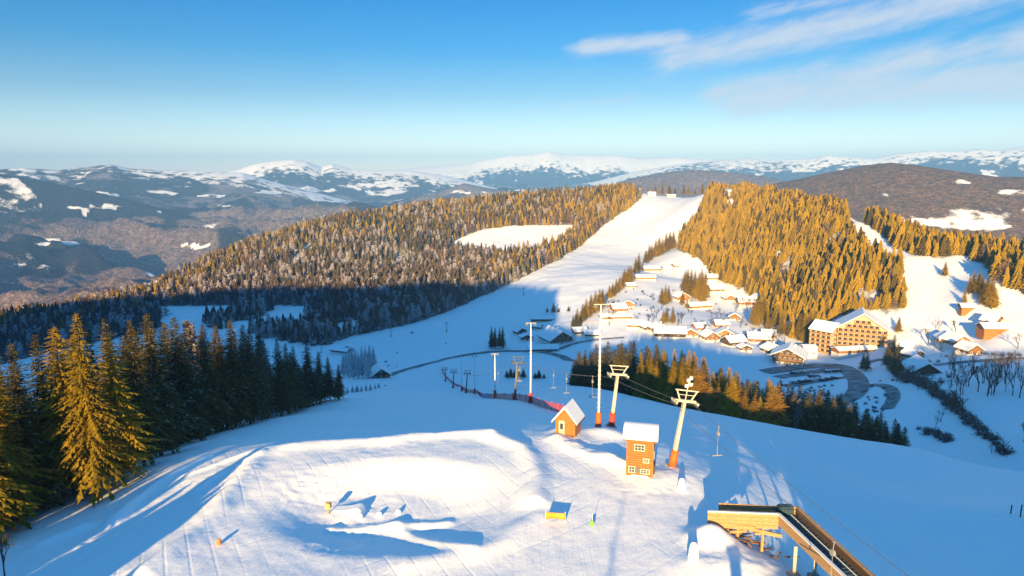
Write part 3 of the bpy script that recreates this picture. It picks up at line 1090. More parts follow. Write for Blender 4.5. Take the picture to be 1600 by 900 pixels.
def twig_crown(seed, n=150, base=0.15, rad=0.17, conic=True, size=0.06):
    """fine bare twigs as slender slips, for larches and rimed broadleaf trees"""
    r = random.Random(seed)
    b = MB()
    for i in range(n):
        t = r.random() ** 0.85
        h = base + (0.99 - base) * t
        R_ = rad * ((1 - t) ** 0.75 if conic else math.sqrt(max(0.02, 1 - (2 * t - 0.9) ** 2))) * (0.8 + 0.4 * r.random())
        a = r.random() * 2 * PI
        rr = R_ * math.sqrt(r.random())
        p = Vector((0.25 * rr * math.cos(a), 0.25 * rr * math.sin(a), h - (0.02 if conic else 0.08)))
        q = Vector((R_ * math.cos(a), R_ * math.sin(a), h + (0.0 if conic else 0.06) + 0.03 * (r.random() - .4)))
        for j in range(3):
            m_ = p.lerp(q, 0.25 + 0.3 * j + 0.1 * r.random())
            e = m_ + Vector((r.uniform(-1, 1), r.uniform(-1, 1), r.uniform(-0.5, 0.9))) * size
            e2 = m_ + Vector((r.uniform(-1, 1), r.uniform(-1, 1), r.uniform(-0.9, 0.3))) * size * 0.8
            o = len(b.v)
            b.v += [tuple(m_), tuple(e), tuple(e2)]
            b.f.append((o, o + 1, o + 2))
        o = len(b.v)
        s_ = Vector((-math.sin(a), math.cos(a), 0)) * 0.006
        b.v += [tuple(p - s_), tuple(p + s_), tuple(q)]
        b.f.append((o, o + 1, o + 2))
    return b


def bare_tree(seed, depth=5, spread=0.55):
    """leafless broadleaf tree of unit height: boughs forking down to twigs"""
    r = random.Random(seed)
    b = MB()
    tr = MB()

    def grow(p, d, L_, rad, k):
        q = p + d * L_
        (tr if k == 0 else b).tube(p, q, rad, rad * 0.68, 5 if k < 2 else 3, False)
        if k >= depth:
            return
        for _ in range(3 if k < 3 else 2):
            nd = (d + Vector((r.uniform(-1, 1), r.uniform(-1, 1), r.uniform(-0.25, 0.6))) * spread).normalized()
            grow(p.lerp(q, r.uniform(0.6, 1.0)), nd, L_ * r.uniform(0.58, 0.82), max(0.003, rad * 0.58), k + 1)
    grow(Vector((0, 0, 0)), Vector((0.02, 0.02, 1)).normalized(), 0.30, 0.018, 0)
    zmax = max(v[2] for v in b.v)
    k = 1.0 / zmax
    b.v = [(x * k, y * k, z * k) for x, y, z in b.v]
    tr.v = [(x * k, y * k, z * k) for x, y, z in tr.v]
    return tr, b


def trunk_mesh(name, r0, top, mat):
    b = MB()
    b.tube((0, 0, -0.04), (0.003, 0, top * 0.5), r0, r0 * 0.62, 7, False)
    b.tube((0.003, 0, top * 0.5), (0, 0.002, top), r0 * 0.62, r0 * 0.1, 7, False)
    return b.mesh(name, mat)


SPR = [spruce_crown(100 + i, 62, 0.10 + 0.02 * (i % 3), 0.150 + 0.014 * (i % 4), 1.7, 0.40 + 0.06 * (i % 3), 0.55) for i in range(6)]
SPR_LIT = [b.mesh('crown', 'needle_sunlit') for b in SPR]  # same crowns in the needle colour with sunlight painted in
SPR_DARK = [b.mesh('crown', 'needle') for b in SPR]
SPR_FR = [b.mesh('crown', 'needle_frost') for b in SPR]
LAR = [spruce_crown(200 + i, 34, 0.14, 0.15, 0.9, 0.25, 0.8) for i in range(3)]
LAR_G = [b.mesh('crown', 'larch') for b in LAR]
FRO = [twig_crown(300 + i, 420, 0.10, 0.15, True, 0.040).mesh('crown', 'rime') for i in range(3)]
TRK = trunk_mesh('trunk', 0.014, 0.93, 'bark')
TRK_D = trunk_mesh('trunk', 0.014, 0.93, 'bark_dark')
BARE = []
for i in range(4):
    tr_, br_ = bare_tree(400 + i)
    BARE.append((tr_.mesh('trunk', 'bark_dark'), br_.mesh('crown', 'bark_dark')))
trng = random.Random(11)
N_CONIFER = 0


def tree(kind, p, h, label, group, slim=1.0, var=None):
    global N_CONIFER
    nm = {'spruce': 'spruce_tree', 'gold': 'spruce_tree', 'frost': 'spruce_tree', 'larch': 'larch_tree', 'rime': 'rimed_larch_tree', 'bare': 'bare_tree'}[kind]
    t = thing(nm, label, 'tree', (p[0], p[1], p[2] - 0.1), trng.random() * 6.28, group)
    t.rotation_euler = (trng.uniform(-.02, .02), trng.uniform(-.02, .02), trng.random() * 6.28)
    w = slim * (0.9 + 0.25 * trng.random())
    t.scale = (h * w, h * w, h)
    if kind == 'bare':
        a, c = BARE[trng.randrange(4) if var is None else var]
        link('trunk', a, t)
        link('crown', c, t)
        return t
    pool = {'spruce': SPR_DARK, 'gold': SPR_LIT, 'frost': SPR_FR, 'larch': LAR_G, 'rime': FRO}[kind]
    link('trunk', TRK, t)
    link('crown', pool[trng.randrange(len(pool)) if var is None else var], t)
    N_CONIFER += 1
    return t


def h_for(p, vtop):
    """height that lifts the tip to this row of the view"""
    _, rz_ = ray(800, vtop)
    return CZ + rz_ * p[1] - p[2]


# --- the wood along the left edge of the run
FRONT = [(-25, 850, 575), (12, 822, 548), (48, 800, 560), (82, 775, 520), (118, 772, 505), (150, 776, 486), (192, 752, 520), (226, 728, 496), (252, 712, 486), (283, 694, 492), (306, 682, 500), (326, 676, 505),
         (346, 673, 512), (368, 668, 498), (392, 662, 505), (414, 655, 520), (440, 651, 528), (462, 643, 540), (484, 634, 535), (500, 628, 548), (516, 625, 556), (530, 625, 568)]
GRP_L = 'spruces in the wood beside the run'
for i, (u, v, vt) in enumerate(FRONT):
    p = G(u, v)
    h = min(26, max(11, h_for(p, vt)))
    if i == 5:
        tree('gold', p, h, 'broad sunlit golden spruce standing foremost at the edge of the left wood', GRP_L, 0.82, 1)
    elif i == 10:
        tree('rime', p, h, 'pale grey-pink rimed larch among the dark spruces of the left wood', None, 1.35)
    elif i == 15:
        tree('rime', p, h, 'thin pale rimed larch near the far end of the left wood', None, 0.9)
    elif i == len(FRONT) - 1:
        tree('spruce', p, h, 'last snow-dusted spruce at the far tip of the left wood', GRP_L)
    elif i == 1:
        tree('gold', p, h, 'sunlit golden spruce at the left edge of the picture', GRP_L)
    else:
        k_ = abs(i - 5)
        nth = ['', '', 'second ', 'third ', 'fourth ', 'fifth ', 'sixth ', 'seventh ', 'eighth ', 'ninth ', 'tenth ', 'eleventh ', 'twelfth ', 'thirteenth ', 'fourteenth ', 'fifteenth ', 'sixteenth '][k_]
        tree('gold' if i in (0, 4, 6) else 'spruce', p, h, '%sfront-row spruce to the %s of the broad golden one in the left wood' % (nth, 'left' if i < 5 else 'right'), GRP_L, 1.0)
for row, (off, n) in enumerate(((5, 20), (11, 18), (19, 13))):
    for i in range(n):
        y = 56 + (205 - 56) * ((i + trng.random()) / n) ** 1.15
        x = np.interp(y, [50, 67, 108, 143, 200, 230], [-47, -45, -49, -51, -53, -56]) - off - trng.uniform(0, 5)
        p = ground_at(x, y)
        vt = np.interp(pix(x, y, p.z)[0], [-200, 0, 100, 150, 250, 350, 450, 530], [540, 530, 515, 500, 495, 505, 530, 565]) + trng.uniform(-4, 30)
        tree('gold' if (y < 74 and trng.random() < 0.3) else ('frost' if trng.random() < 0.08 else 'spruce'), p, min(27, max(12, h_for(p, vt))), 'spruce standing in the %s row behind the front of the left wood, %s' % (['second', 'third', 'fourth'][row], 'near end' if y < 90 else ('middle' if y < 140 else 'far end')), GRP_L, 1.0)

# --- the belt of trees under the brow, behind the lift masts
GRP_M = 'trees in the belt under the brow'
prof_u = [890, 905, 950, 1000, 1040, 1080, 1100, 1150, 1190, 1220, 1260, 1300, 1350, 1400, 1425]
prof_v = [560, 545, 534, 530, 540, 552, 562, 582, 592, 596, 600, 612, 632, 655, 675]
brow_y = [206, 202, 194, 187, 178, 168, 162, 152, 145, 141, 136, 130, 126, 123, 121]
for row, (off, st) in enumerate(((-14, 11.5), (4, 12.5), (16, 12.5), (30, 14), (46, 17))):
    u = 893 + 3 * row if row else 1002
    while u < (1424 if row else 1222):
        uu = u + trng.uniform(-3, 3)
        y = np.interp(uu, prof_u, brow_y) + off + trng.uniform(-3, 5)
        x = ray(uu, 640)[0] * y
        p = ground_at(x, y)
        vt = np.interp(uu, prof_u, prof_v) + (trng.uniform(0, 30) if row < 2 else trng.uniform(-6, 16))
        h = h_for(p, vt)
        if h > 5.5:
            where = 'left of the tall floodlight pole' if uu < 935 else ('between floodlight pole and second pylon' if uu < 962 else ('between the two near pylons' if uu < 1068 else ('just right of the near pylon' if uu < 1215 else 'at its shaded right end')))
            dep = ['foremost', 'front', 'middle', 'rear', 'hindmost'][row]
            h = min(h, 28)
            if 1070 < uu < 1225 and row < 2 and trng.random() < (0.75 if row == 0 else .5):
                tree('larch', p, h, 'orange-gold sunlit larch, %s row of the belt, %s' % (dep, where), GRP_M, 1.25)
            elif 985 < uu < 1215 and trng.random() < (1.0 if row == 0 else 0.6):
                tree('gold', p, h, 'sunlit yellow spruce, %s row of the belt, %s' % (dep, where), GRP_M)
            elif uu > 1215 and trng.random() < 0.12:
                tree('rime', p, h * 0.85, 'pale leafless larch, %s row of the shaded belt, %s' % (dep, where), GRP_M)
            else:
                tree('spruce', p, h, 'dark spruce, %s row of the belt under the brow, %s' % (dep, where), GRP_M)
        u += st * trng.uniform(0.8, 1.25)

# --- trees between the far piste and the village
GRP_S = 'spruces between the far piste and the village'
for (u, v, hp) in [(902, 508, 28), (910, 503, 30), (916, 497, 32), (923, 492, 34), (930, 489, 36), (936, 484, 34), (941, 476, 26), (952, 466, 22), (957, 463, 22), (963, 459, 24), (968, 454, 24), (975, 447, 28), (981, 444, 30),
                   (985, 440, 26), (993, 428, 26), (998, 425, 30), (1009, 412, 22), (1014, 408, 26), (1018, 404, 22), (1024, 402, 28), (1029, 400, 30), (1035, 397, 26), (1040, 394, 30), (1046, 390, 28), (1052, 388, 28)]:
    p = G(u, v)
    h = hp * math.hypot(p[1], p[0]) / F
    tree('gold', p, min(max(h, 9), 26), 'sunlit spruce on the %s part of the line edging the far piste' % ('lowest' if v > 480 else ('lower middle' if v > 450 else ('upper middle' if v > 420 else 'uppermost'))), GRP_S, 1.25)
GRP_V = 'spruces among the village houses'
for (u, v, hp) in [(1034, 474, 26), (1039, 476, 32), (1044, 474, 28), (1069, 456, 34), (1074, 460, 40), (1079, 456, 36), (1085, 465, 44), (1091, 468, 50), (1096, 462, 48), (1101, 468, 46), (1098, 474, 30), (1066, 476, 20), (1074, 482, 16),
                   (1036, 506, 22), (1041, 504, 26), (1051, 506, 28), (1176, 508, 34), (1181, 510, 40), (1186, 506, 36), (1199, 516, 30), (1207, 512, 26), (1192, 505, 44), (1220, 524, 40), (1256, 536, 44), (1263, 538, 50), (1269, 534, 46), (1250, 530, 40), (1210, 470, 34), (1218, 478, 34)]:
    p = G(u, v)
    h = hp * math.hypot(p[1], p[0]) / F
    tree('gold', p, min(max(h, 6), 24), 'sunlit golden spruce %s' % ('of the small clump at the middle of the sunny slope' if u < 1050 and v < 490 else ('of the tall clump at the middle of the village' if u < 1110 and v < 490 else ('by the shade line above the wide dark house' if u < 1100 else ('below the forest edge beside the brown house' if u < 1230 else 'just left of the hotel blocks')))), GRP_V, 1.1)
for (u, v, hp, lab) in [(1476, 432, 21, 'lone sunlit spruce standing high on the right-hand snowfield'), (1403, 520, 24, 'small sunlit spruce beside the big hotel gable'),
                        (1506, 478, 24, 'sunlit spruce beside the little orange hut on the snowfield')]:
    p = G(u, v)
    tree('gold', p, hp * math.hypot(p[0], p[1]) / F, lab, 'spruces on the right-hand snowfield', 1.1)
for (u, v, hp) in [(1514, 460, 26), (1520, 456, 28), (1527, 458, 30), (1533, 463, 30), (1540, 472, 34), (1546, 481, 42), (1537, 478, 30), (1549, 484, 34)]:
    p = G(u, v)
    tree('gold', p, hp * math.hypot(p[0], p[1]) / F, 'sunlit spruce of the clump on the right-hand snowfield', 'spruces on the right-hand snowfield', 1.2)
for (u, v, hp) in [(768, 545, 38), (773, 545, 36), (780, 544, 36), (785, 545, 38)]:
    p = G(u, v)
    tree('spruce', p, hp * math.hypot(p[0], p[1]) / F, 'dark spruce of the little group beside the road by the chalet', 'spruces beside the road', 0.8)
for (u, v, hp) in [(537, 588, 40), (545, 590, 46), (552, 592, 50), (560, 591, 44), (566, 590, 52), (572, 584, 46), (578, 582, 46), (584, 578, 40), (556, 582, 40), (541, 580, 34), (549, 576, 36), (575, 592, 44)]:
    p = G(u, v)
    tree('frost', p, hp * math.hypot(p[0], p[1]) / F, 'frosted blue-grey spruce in the clump behind the small chalet', 'frosted spruces behind the small chalet', 0.9)
for (u, v, hp) in [(543, 614, 10), (551, 613, 12), (558, 612, 12), (565, 612, 11), (572, 611, 12), (579, 610, 11), (586, 608, 10), (592, 606, 9)]:
    p = G(u, v)
    tree('frost', p, hp * math.hypot(p[0], p[1]) / F, 'young spruce in the low row below the small chalet', 'young spruces below the small chalet', 1.5)
for (u, v, hp) in [(792, 590, 13), (798, 590, 17), (804, 590, 14), (811, 590, 14), (818, 590, 16), (842, 591, 15), (836, 591, 10), (850, 591, 8)]:
    p = G(u, v)
    tree('spruce', p, hp * math.hypot(p[0], p[1]) / F, 'small dark spruce in the low clump on the shaded slope', 'small spruces on the shaded slope', 1.7)
for (u, v, hp) in [(855, 488, 9), (865, 488, 16), (872, 488, 9), (888, 487, 10)]:
    p = G(u, v)
    tree('spruce', p, hp * math.hypot(p[0], p[1]) / F, 'small dark spruce in the garden above the flat-roofed house', 'garden spruces above the village', 1.4)
for (u, v, hp) in [(895, 511, 20), (899, 513, 24), (904, 514, 22), (1392, 582, 30), (1398, 588, 36), (1404, 592, 34), (1386, 575, 36), (1348, 578, 26), (1354, 580, 30), (1388, 560, 28), (1395, 562, 36), (1401, 566, 30)]:
    p = G(u, v)
    tree('spruce', p, hp * math.hypot(p[0], p[1]) / F, 'dark spruce in the shade ' + ('at the foot of the far piste' if u < 1000 else 'beside the winding valley road'),
         'shaded spruces ' + ('at the foot of the far piste' if u < 1000 else 'beside the valley road'), 1.1)
for (u, v, hp) in [(1000, 305, 16), (1012, 304, 14), (1024, 304, 15), (1035, 304, 18), (1046, 304, 16), (1055, 304, 12), (1068, 305, 17), (1075, 305, 14), (1086, 305, 12), (1097, 304, 18), (1104, 304, 14)]:
    p = G(u, v) or W(u, v, 1150)
    tree('gold', p, hp * math.hypot(p[0], p[1]) / F, 'spruce on the skyline at the top of the far piste', 'skyline spruces at the top of the far piste', 1.1)
lone = tree('larch', ground_at(-6.2, -6.0), 14.0, 'lone larch on the hilltop whose long shadow crosses the snow', None, 0.8)
lone['label'] = 'lone larch casting the long shadow across the hilltop snow'

# --- leafless trees and scrub in the shaded valley on the right
for (u, v, hp) in [(1495, 596, 30), (1513, 604, 32), (1528, 612, 36), (1535, 600, 30), (1550, 585, 34), (1557, 604, 38), (1570, 600, 34), (1582, 618, 36), (1593, 622, 44), (1505, 590, 26), (1541, 593, 30), (1482, 614, 24), (1520, 585, 26), (1563, 590, 34),
                   (1590, 590, 34), (1576, 585, 30), (1470, 560, 20), (1459, 548, 22), (1487, 560, 18), (1500, 568, 20)]:
    p = G(u, v)
    tree('bare', p, hp * math.hypot(p[0], p[1]) / F, 'leafless tree on the shaded slope below the valley lane', 'leafless trees below the valley lane', 0.85)
for i in range(26):
    u_ = trng.uniform(1478, 1606)
    p = G(u_, trng.uniform(572, 622))
    tree('bare', p, trng.uniform(7, 11.5), 'leafless tree on the shaded slope below the valley lane', 'leafless trees below the valley lane', 0.9)
for (u, v, hp) in [(1568, 712, 26), (1557, 700, 22), (1545, 690, 22), (1549, 708, 16), (1470, 660, 22), (1462, 668, 20), (1600, 690, 26)]:
    p = G(u, v)
    tree('bare', p, hp * math.hypot(p[0], p[1]) / F, 'leafless tree beside the brook at the edge of the shaded slope', 'leafless trees by the brook', 1.1)
for (u, v, hp) in [(1465, 520, 22), (1450, 540, 24), (1492, 524, 22), (1472, 538, 16), (1590, 545, 24), (1215, 540, 26), (1208, 534, 26), (1226, 536, 24), (1020, 505, 20), (1060, 508, 22), (1168, 486, 22), (1160, 482, 20), (1150, 488, 20)]:
    p = G(u, v)
    tree('bare', p, hp * math.hypot(p[0], p[1]) / F, 'sunlit leafless tree among the houses on the far bank', 'sunlit leafless trees among the houses', 1.0)


for i in range(26):
    t_ = trng.random()
    u_, v_ = 1392 + 110 * t_ + trng.uniform(-8, 8), 572 + 78 * t_ + trng.uniform(-6, 6)
    p = G(u_, v_)
    tree('bare', p, trng.uniform(5, 8.5), 'leafless tree in the dark thicket along the upper brook', 'leafless trees in the brook thicket', 1.3)
for i in range(36):
    u_ = trng.uniform(950, 1215)
    v_ = 440 + (u_ - 945) * 0.25 + trng.uniform(0, 45) + max(0, 25 - (u_ - 945) * .3)
    if in_poly(u_, v_, WOOD_R):
        continue
    p = G(u_, v_)
    tree('bare', p, trng.uniform(5, 9), 'small leafless garden tree among the sunny village houses', 'leafless garden trees in the village', 1.2)


def shrub_mesh(seed, n=110):
    r = random.Random(seed)
    b = MB()
    for i in range(n):
        a, e = r.random() * 6.283, r.random() ** 0.6
        q = Vector((math.cos(a) * (1 - e * 0.7), math.sin(a) * (1 - e * 0.7), e)) * r.uniform(0.7, 1.05)
        p = Vector((q.x * 0.2, q.y * 0.2, 0))
        for j in range(3):
            m_ = p.lerp(q, 0.35 + 0.3 * j)
            k = Vector((r.uniform(-1, 1), r.uniform(-1, 1), r.uniform(-.6, .6))) * 0.16
            k2 = Vector((r.uniform(-1, 1), r.uniform(-1, 1), r.uniform(-.6, .6))) * 0.16
            o = len(b.v)
            b.v += [tuple(m_), tuple(m_ + k), tuple(m_ + k2)]
            b.f.append((o, o + 1, o + 2))
        o = len(b.v)
        b.v += [tuple(p - Vector((.012, 0, 0))), tuple(p + Vector((.012, 0, 0))), tuple(q)]
        b.f.append((o, o + 1, o + 2))
    return b.mesh('shrub', 'shrub')


SHR = [shrub_mesh(500 + i) for i in range(4)]


def shrub(u, v, r_px, label, group, hgt=1.0):
    p = G(u, v)
    o = link('shrub', SHR[trng.randrange(4)])
    s_ = r_px * math.hypot(p[0], p[1]) / F
    o.location = (p[0], p[1], p[2] - 0.15 * s_)
    o.scale = (s_, s_, s_ * hgt)
    o.rotation_euler = (0, 0, trng.random() * 6)
    tag(o, label, 'shrub', group)


for (x0, y0, x1, y1, n, spread, rp), stretch_ in zip([(1405, 578, 1440, 600, 9, 5, 8), (1440, 600, 1480, 628, 12, 4, 8), (1480, 628, 1530, 670, 14, 4, 8), (1530, 670, 1575, 712, 8, 4, 8), (1440, 670, 1490, 690, 8, 5, 7), (1430, 600, 1400, 585, 5, 5, 9)], ('on the uppermost stretch by the barn', 'on the upper stretch', 'on the middle stretch', 'on the lowest stretch', 'in the side clump', 'at the foot of the thicket')):
    n = int(n * 2.2)
    for i in range(n):
        t = (i + trng.random()) / n
        shrub(x0 + (x1 - x0) * t + trng.uniform(-spread, spread), y0 + (y1 - y0) * t + trng.uniform(-spread, spread), rp * trng.uniform(0.9, 1.8), 'dark leafless shrub of the brook scrub ' + stretch_, 'shrubs along the brook')
for (u, v, r_) in [(644, 521, 4), (620, 552, 3), (603, 566, 4), (607, 572, 3), (697, 537, 2.5), (620, 573, 2), (602, 603, 2.5)]:
    shrub(u, v, r_, 'small dark bush on the open snow above the small chalet', 'bushes above the small chalet')
for (u, v, r_) in [(978, 457, 3), (990, 452, 3), (1006, 460, 3), (1011, 462, 2), (1016, 464, 3), (1022, 468, 3), (1052, 455, 3), (1128, 492, 2)]:
    shrub(u, v, r_, 'small golden bush on the sunny village slope', 'bushes on the sunny village slope')
for i in range(70):
    u_ = trng.uniform(945, 1215)
    v_ = 428 + (u_ - 945) * 0.27 + trng.uniform(0, 40) + max(0, 30 - (u_ - 945) * .3)
    if not in_poly(u_, v_, WOOD_R):
        shrub(u_, v_, trng.uniform(1.6, 4.2), 'brown garden shrub among the houses of the village', 'garden shrubs in the village', trng.uniform(.7, 1.4))
for i in range(26):
    shrub(trng.uniform(735, 875), trng.uniform(593, 612), trng.uniform(1.0, 2.0), 'tiny tuft poking through the snow below the road', 'tufts on the snow below the road', 0.6)
for (u, v, r_) in [(1440, 560, 5), (1452, 566, 5), (1466, 566, 5), (1478, 558, 5), (1494, 556, 4), (1508, 552, 4), (1530, 556, 5), (1540, 554, 6), (1552, 555, 6), (1565, 556, 6), (1578, 555, 6), (1592, 556, 6), (1445, 596, 8), (1460, 602, 7), (1472, 598, 8), (1482, 590, 7)]:
    shrub(u, v, r_, 'brown shrub in the hedge along the valley lane', 'shrubs along the valley lane')
for i in range(75):
    shrub(trng.choice((1360, 1372, 1385, 1240, 1258, 1276, 1292)) + trng.uniform(-12, 18), trng.uniform(594, 645), trng.uniform(3, 5), 'snow-flecked shrub in the plantings between the valley roads', 'shrubs between the valley roads')

# --- the far woods: too many to count
VAR = bpy.data.collections.new('wood_kinds')
VMAT = [('needle', 0), ('needle', 1), ('needle_sunlit', 2), ('needle_sunlit', 3), ('needle_sunlit', 4), ('needle_frost', 5), ('needle_frost', 6), ('larch_brown', 7), ('larch_brown', 8), ('frosted', 9)]
for i, (mt, sd) in enumerate(VMAT):
    if mt in ('larch_brown', 'frosted'):
        b = twig_crown(600 + i, 85, 0.05, 0.20, True, 0.075)
    else:
        b = tier_crown(600 + i, 9, 8, 0.05, 0.165 + 0.012 * (i % 3), 0.75)
    VAR.objects.link(bpy.data.objects.new('wood_kind_%02d' % i, b.mesh('wood_kind', mt)))


def scatter_group():
    g = bpy.data.node_groups.new('wood_scatter', 'GeometryNodeTree')
    g.interface.new_socket('Geometry', in_out='INPUT', socket_type='NodeSocketGeometry')
    g.interface.new_socket('Geometry', in_out='OUTPUT', socket_type='NodeSocketGeometry')
    N, L = g.nodes, g.links
    gi, go = N.new('NodeGroupInput'), N.new('NodeGroupOutput')
    ci = N.new('GeometryNodeCollectionInfo')
    ci.inputs['Collection'].default_value = VAR
    ci.inputs['Separate Children'].default_value = True
    ci.inputs['Reset Children'].default_value = True
    ip = N.new('GeometryNodeInstanceOnPoints')
    ip.inputs['Pick Instance'].default_value = True

    def na(n, t):
        q = N.new('GeometryNodeInputNamedAttribute')
        q.data_type = t
        q.inputs['Name'].default_value = n
        return q.outputs['Attribute']
    L.new(gi.outputs[0], ip.inputs['Points'])
    L.new(ci.outputs[0], ip.inputs['Instance'])
    L.new(na('pick', 'INT'), ip.inputs['Instance Index'])
    L.new(na('size', 'FLOAT_VECTOR'), ip.inputs['Scale'])
    cx = N.new('ShaderNodeCombineXYZ')
    L.new(na('turn', 'FLOAT'), cx.inputs[2])
    L.new(cx.outputs[0], ip.inputs['Rotation'])
    L.new(ip.outputs[0], go.inputs[0])
    return g


SCAT = scatter_group()


def wood(name, label, P, pick, size, turn):
    me = bpy.data.meshes.new(name)
    me.vertices.add(len(P))
    me.vertices.foreach_set('co', P.astype(np.float32).ravel())
    a = me.attributes.new('pick', 'INT', 'POINT')
    a.data.foreach_set('value', pick.astype(np.int32))
    a = me.attributes.new('size', 'FLOAT_VECTOR', 'POINT')
    a.data.foreach_set('vector', size.astype(np.float32).ravel())
    a = me.attributes.new('turn', 'FLOAT', 'POINT')
    a.data.foreach_set('value', turn.astype(np.float32))
    o = link(name, me)
    md = o.modifiers.new('scatter', 'NODES')
    md.node_group = SCAT
    tag(o, label, 'forest', None, 'stuff')
    return o


nr = np.random.RandomState(5)


def scatter(name, label, x0, x1, y0, y1, step, test, kinds, hmin, hmax, slim=1.0):
    gx, gy = np.meshgrid(np.arange(x0, x1, step), np.arange(y0, y1, step))
    x = (gx + nr.uniform(-.48, .48, gx.shape) * step).ravel()
    y = (gy + nr.uniform(-.48, .48, gy.shape) * step).ravel()
    z = hz(x, y)
    k = test(x, y, z)
    x, y, z = x[k], y[k], z[k]
    h = (hmin + (hmax - hmin) * nr.rand(len(x)) ** 1.2) * (0.85 + 0.5 * (vnoise(x / 40, y / 40, 121) + .5) * 0.6)
    pick = kinds(x, y)
    w = h * slim * nr.uniform(0.85, 1.2, len(x))
    print('WOOD', name, len(x))
    return wood(name, label, np.c_[x, y, z - 0.3], pick, np.c_[w, w, h], nr.rand(len(x)) * 6.28)


def choose(x, pool, wts):
    return nr.choice(pool, len(x), p=np.array(wts) / sum(wts))


def t_left(x, y, z):
    u, v = px_arr(x, y, z)
    k = in_poly(u, v, WOOD_L) & ~in_poly(u, v, MEADOW)
    back = (y > 600) & (z < -40) & (x < -100) & (v > 330)
    thin = (v > 478) & (u > 250) & (u < 560)
    nz = fbm(x / 45, y / 45, 3, 131)
    return k & ~(thin & (nz < 0.02)) & ~((nz < -0.42))


def k_left(x, y):
    nz = fbm(x / 70, y / 70, 3, 133)
    u, v = px_arr(x, y, hz(x, y))
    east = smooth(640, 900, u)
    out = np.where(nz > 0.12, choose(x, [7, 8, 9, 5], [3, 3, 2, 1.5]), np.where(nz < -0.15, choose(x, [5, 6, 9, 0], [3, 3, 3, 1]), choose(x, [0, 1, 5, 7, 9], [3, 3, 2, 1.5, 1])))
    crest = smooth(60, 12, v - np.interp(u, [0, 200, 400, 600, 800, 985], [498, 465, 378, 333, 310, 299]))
    gold = nr.rand(len(x)) < np.maximum(east * 0.6 * smooth(470, 400, v), crest * 0.4)  # sun-painted kinds go where the crest and east side are lit
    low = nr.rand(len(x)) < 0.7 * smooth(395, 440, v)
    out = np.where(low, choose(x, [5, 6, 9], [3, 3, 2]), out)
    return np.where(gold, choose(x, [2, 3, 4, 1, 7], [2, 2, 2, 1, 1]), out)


scatter('forest', 'frosted mixed forest covering the long ridge across the valley', -720, 420, 470, 1230, 4.3, t_left, k_left, 8, 17.5, 1.2)


def t_right(x, y, z):
    u, v = px_arr(x, y, z)
    hill = in_poly(u, v, WOOD_R) & (y > 400) & ~in_poly(u, v, STRIP)
    return hill & (fbm(x / 18, y / 18, 3, 141) > -0.36)


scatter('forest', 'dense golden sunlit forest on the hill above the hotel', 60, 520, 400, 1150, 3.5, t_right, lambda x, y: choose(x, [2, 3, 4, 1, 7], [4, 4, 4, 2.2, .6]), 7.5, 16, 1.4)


def t_right2(x, y, z):
    u, v = px_arr(x, y, z)
    return in_poly(u, v, WOOD_R2) & (y > 300) & ~in_poly(u, v, STRIP)


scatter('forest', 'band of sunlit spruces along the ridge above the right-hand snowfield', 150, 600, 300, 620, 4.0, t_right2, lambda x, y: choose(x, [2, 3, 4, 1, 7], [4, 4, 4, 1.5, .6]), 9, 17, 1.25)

def t_behind(x, y, z):
    return (shade_hill(x, y) > 5) & (y < -30)


scatter('forest', 'wooded hill behind the viewer that shades the valley', -740, -66, -320, -30, 7, t_behind, lambda x, y: choose(x, [0, 1], [1, 1]), 16, 21, 1.3)

NY = 90
x_ = nr.uniform(-66, -36, NY)
y_ = nr.uniform(-14, 37, NY)
x_ = np.minimum(x_, -37 + 0.22 * (20 - y_))
h_ = nr.uniform(8, 11.5, NY)
wood('forest', 'young spruces beyond the left edge that shade the near slope', np.c_[x_, y_, hz(x_, y_) - 0.2], choose(x_, [0, 1], [1, 1]), np.c_[h_ * 1.5, h_ * 1.5, h_], nr.rand(NY) * 6)


# ------------------------------------------------------------------ roads
def strip(name, line, width, mat, lift=0.12, kind='structure', parent=None):
    P = [Vector(G(u, v)) for u, v in line]
    # resample along the ground
    out = [P[0]]
    for a, b in zip(P, P[1:]):
        n = max(1, int((b - a).length / 2.5))
        for i in range(1, n + 1):
            out.append(a.lerp(b, i / n))
    for _ in range(6):
        out = [out[0]] + [(out[i - 1] + out[i] * 2 + out[i + 1]) / 4 for i in range(1, len(out) - 1)] + [out[-1]]
    vs_, fs_ = [], []
    for i, p in enumerate(out):
        d = (out[min(i + 1, len(out) - 1)] - out[max(i - 1, 0)])
        s_ = Vector((d.y, -d.x, 0)).normalized()
        for k in (-1, -0.5, 0, 0.5, 1):
            q = p + s_ * (k * width / 2)
            vs_.append((q.x, q.y, float(hz(q.x, q.y)) + lift + 0.02 * (1 - k * k)))
    for i in range(len(out) - 1):
        for k in range(4):
            a = i * 5 + k
            fs_.append((a, a + 1, a + 6, a + 5))
    o = MB().add(vs_, fs_).build(name, mat, parent, True)
    if kind:
        tag(o, kind=kind)
    return o, out


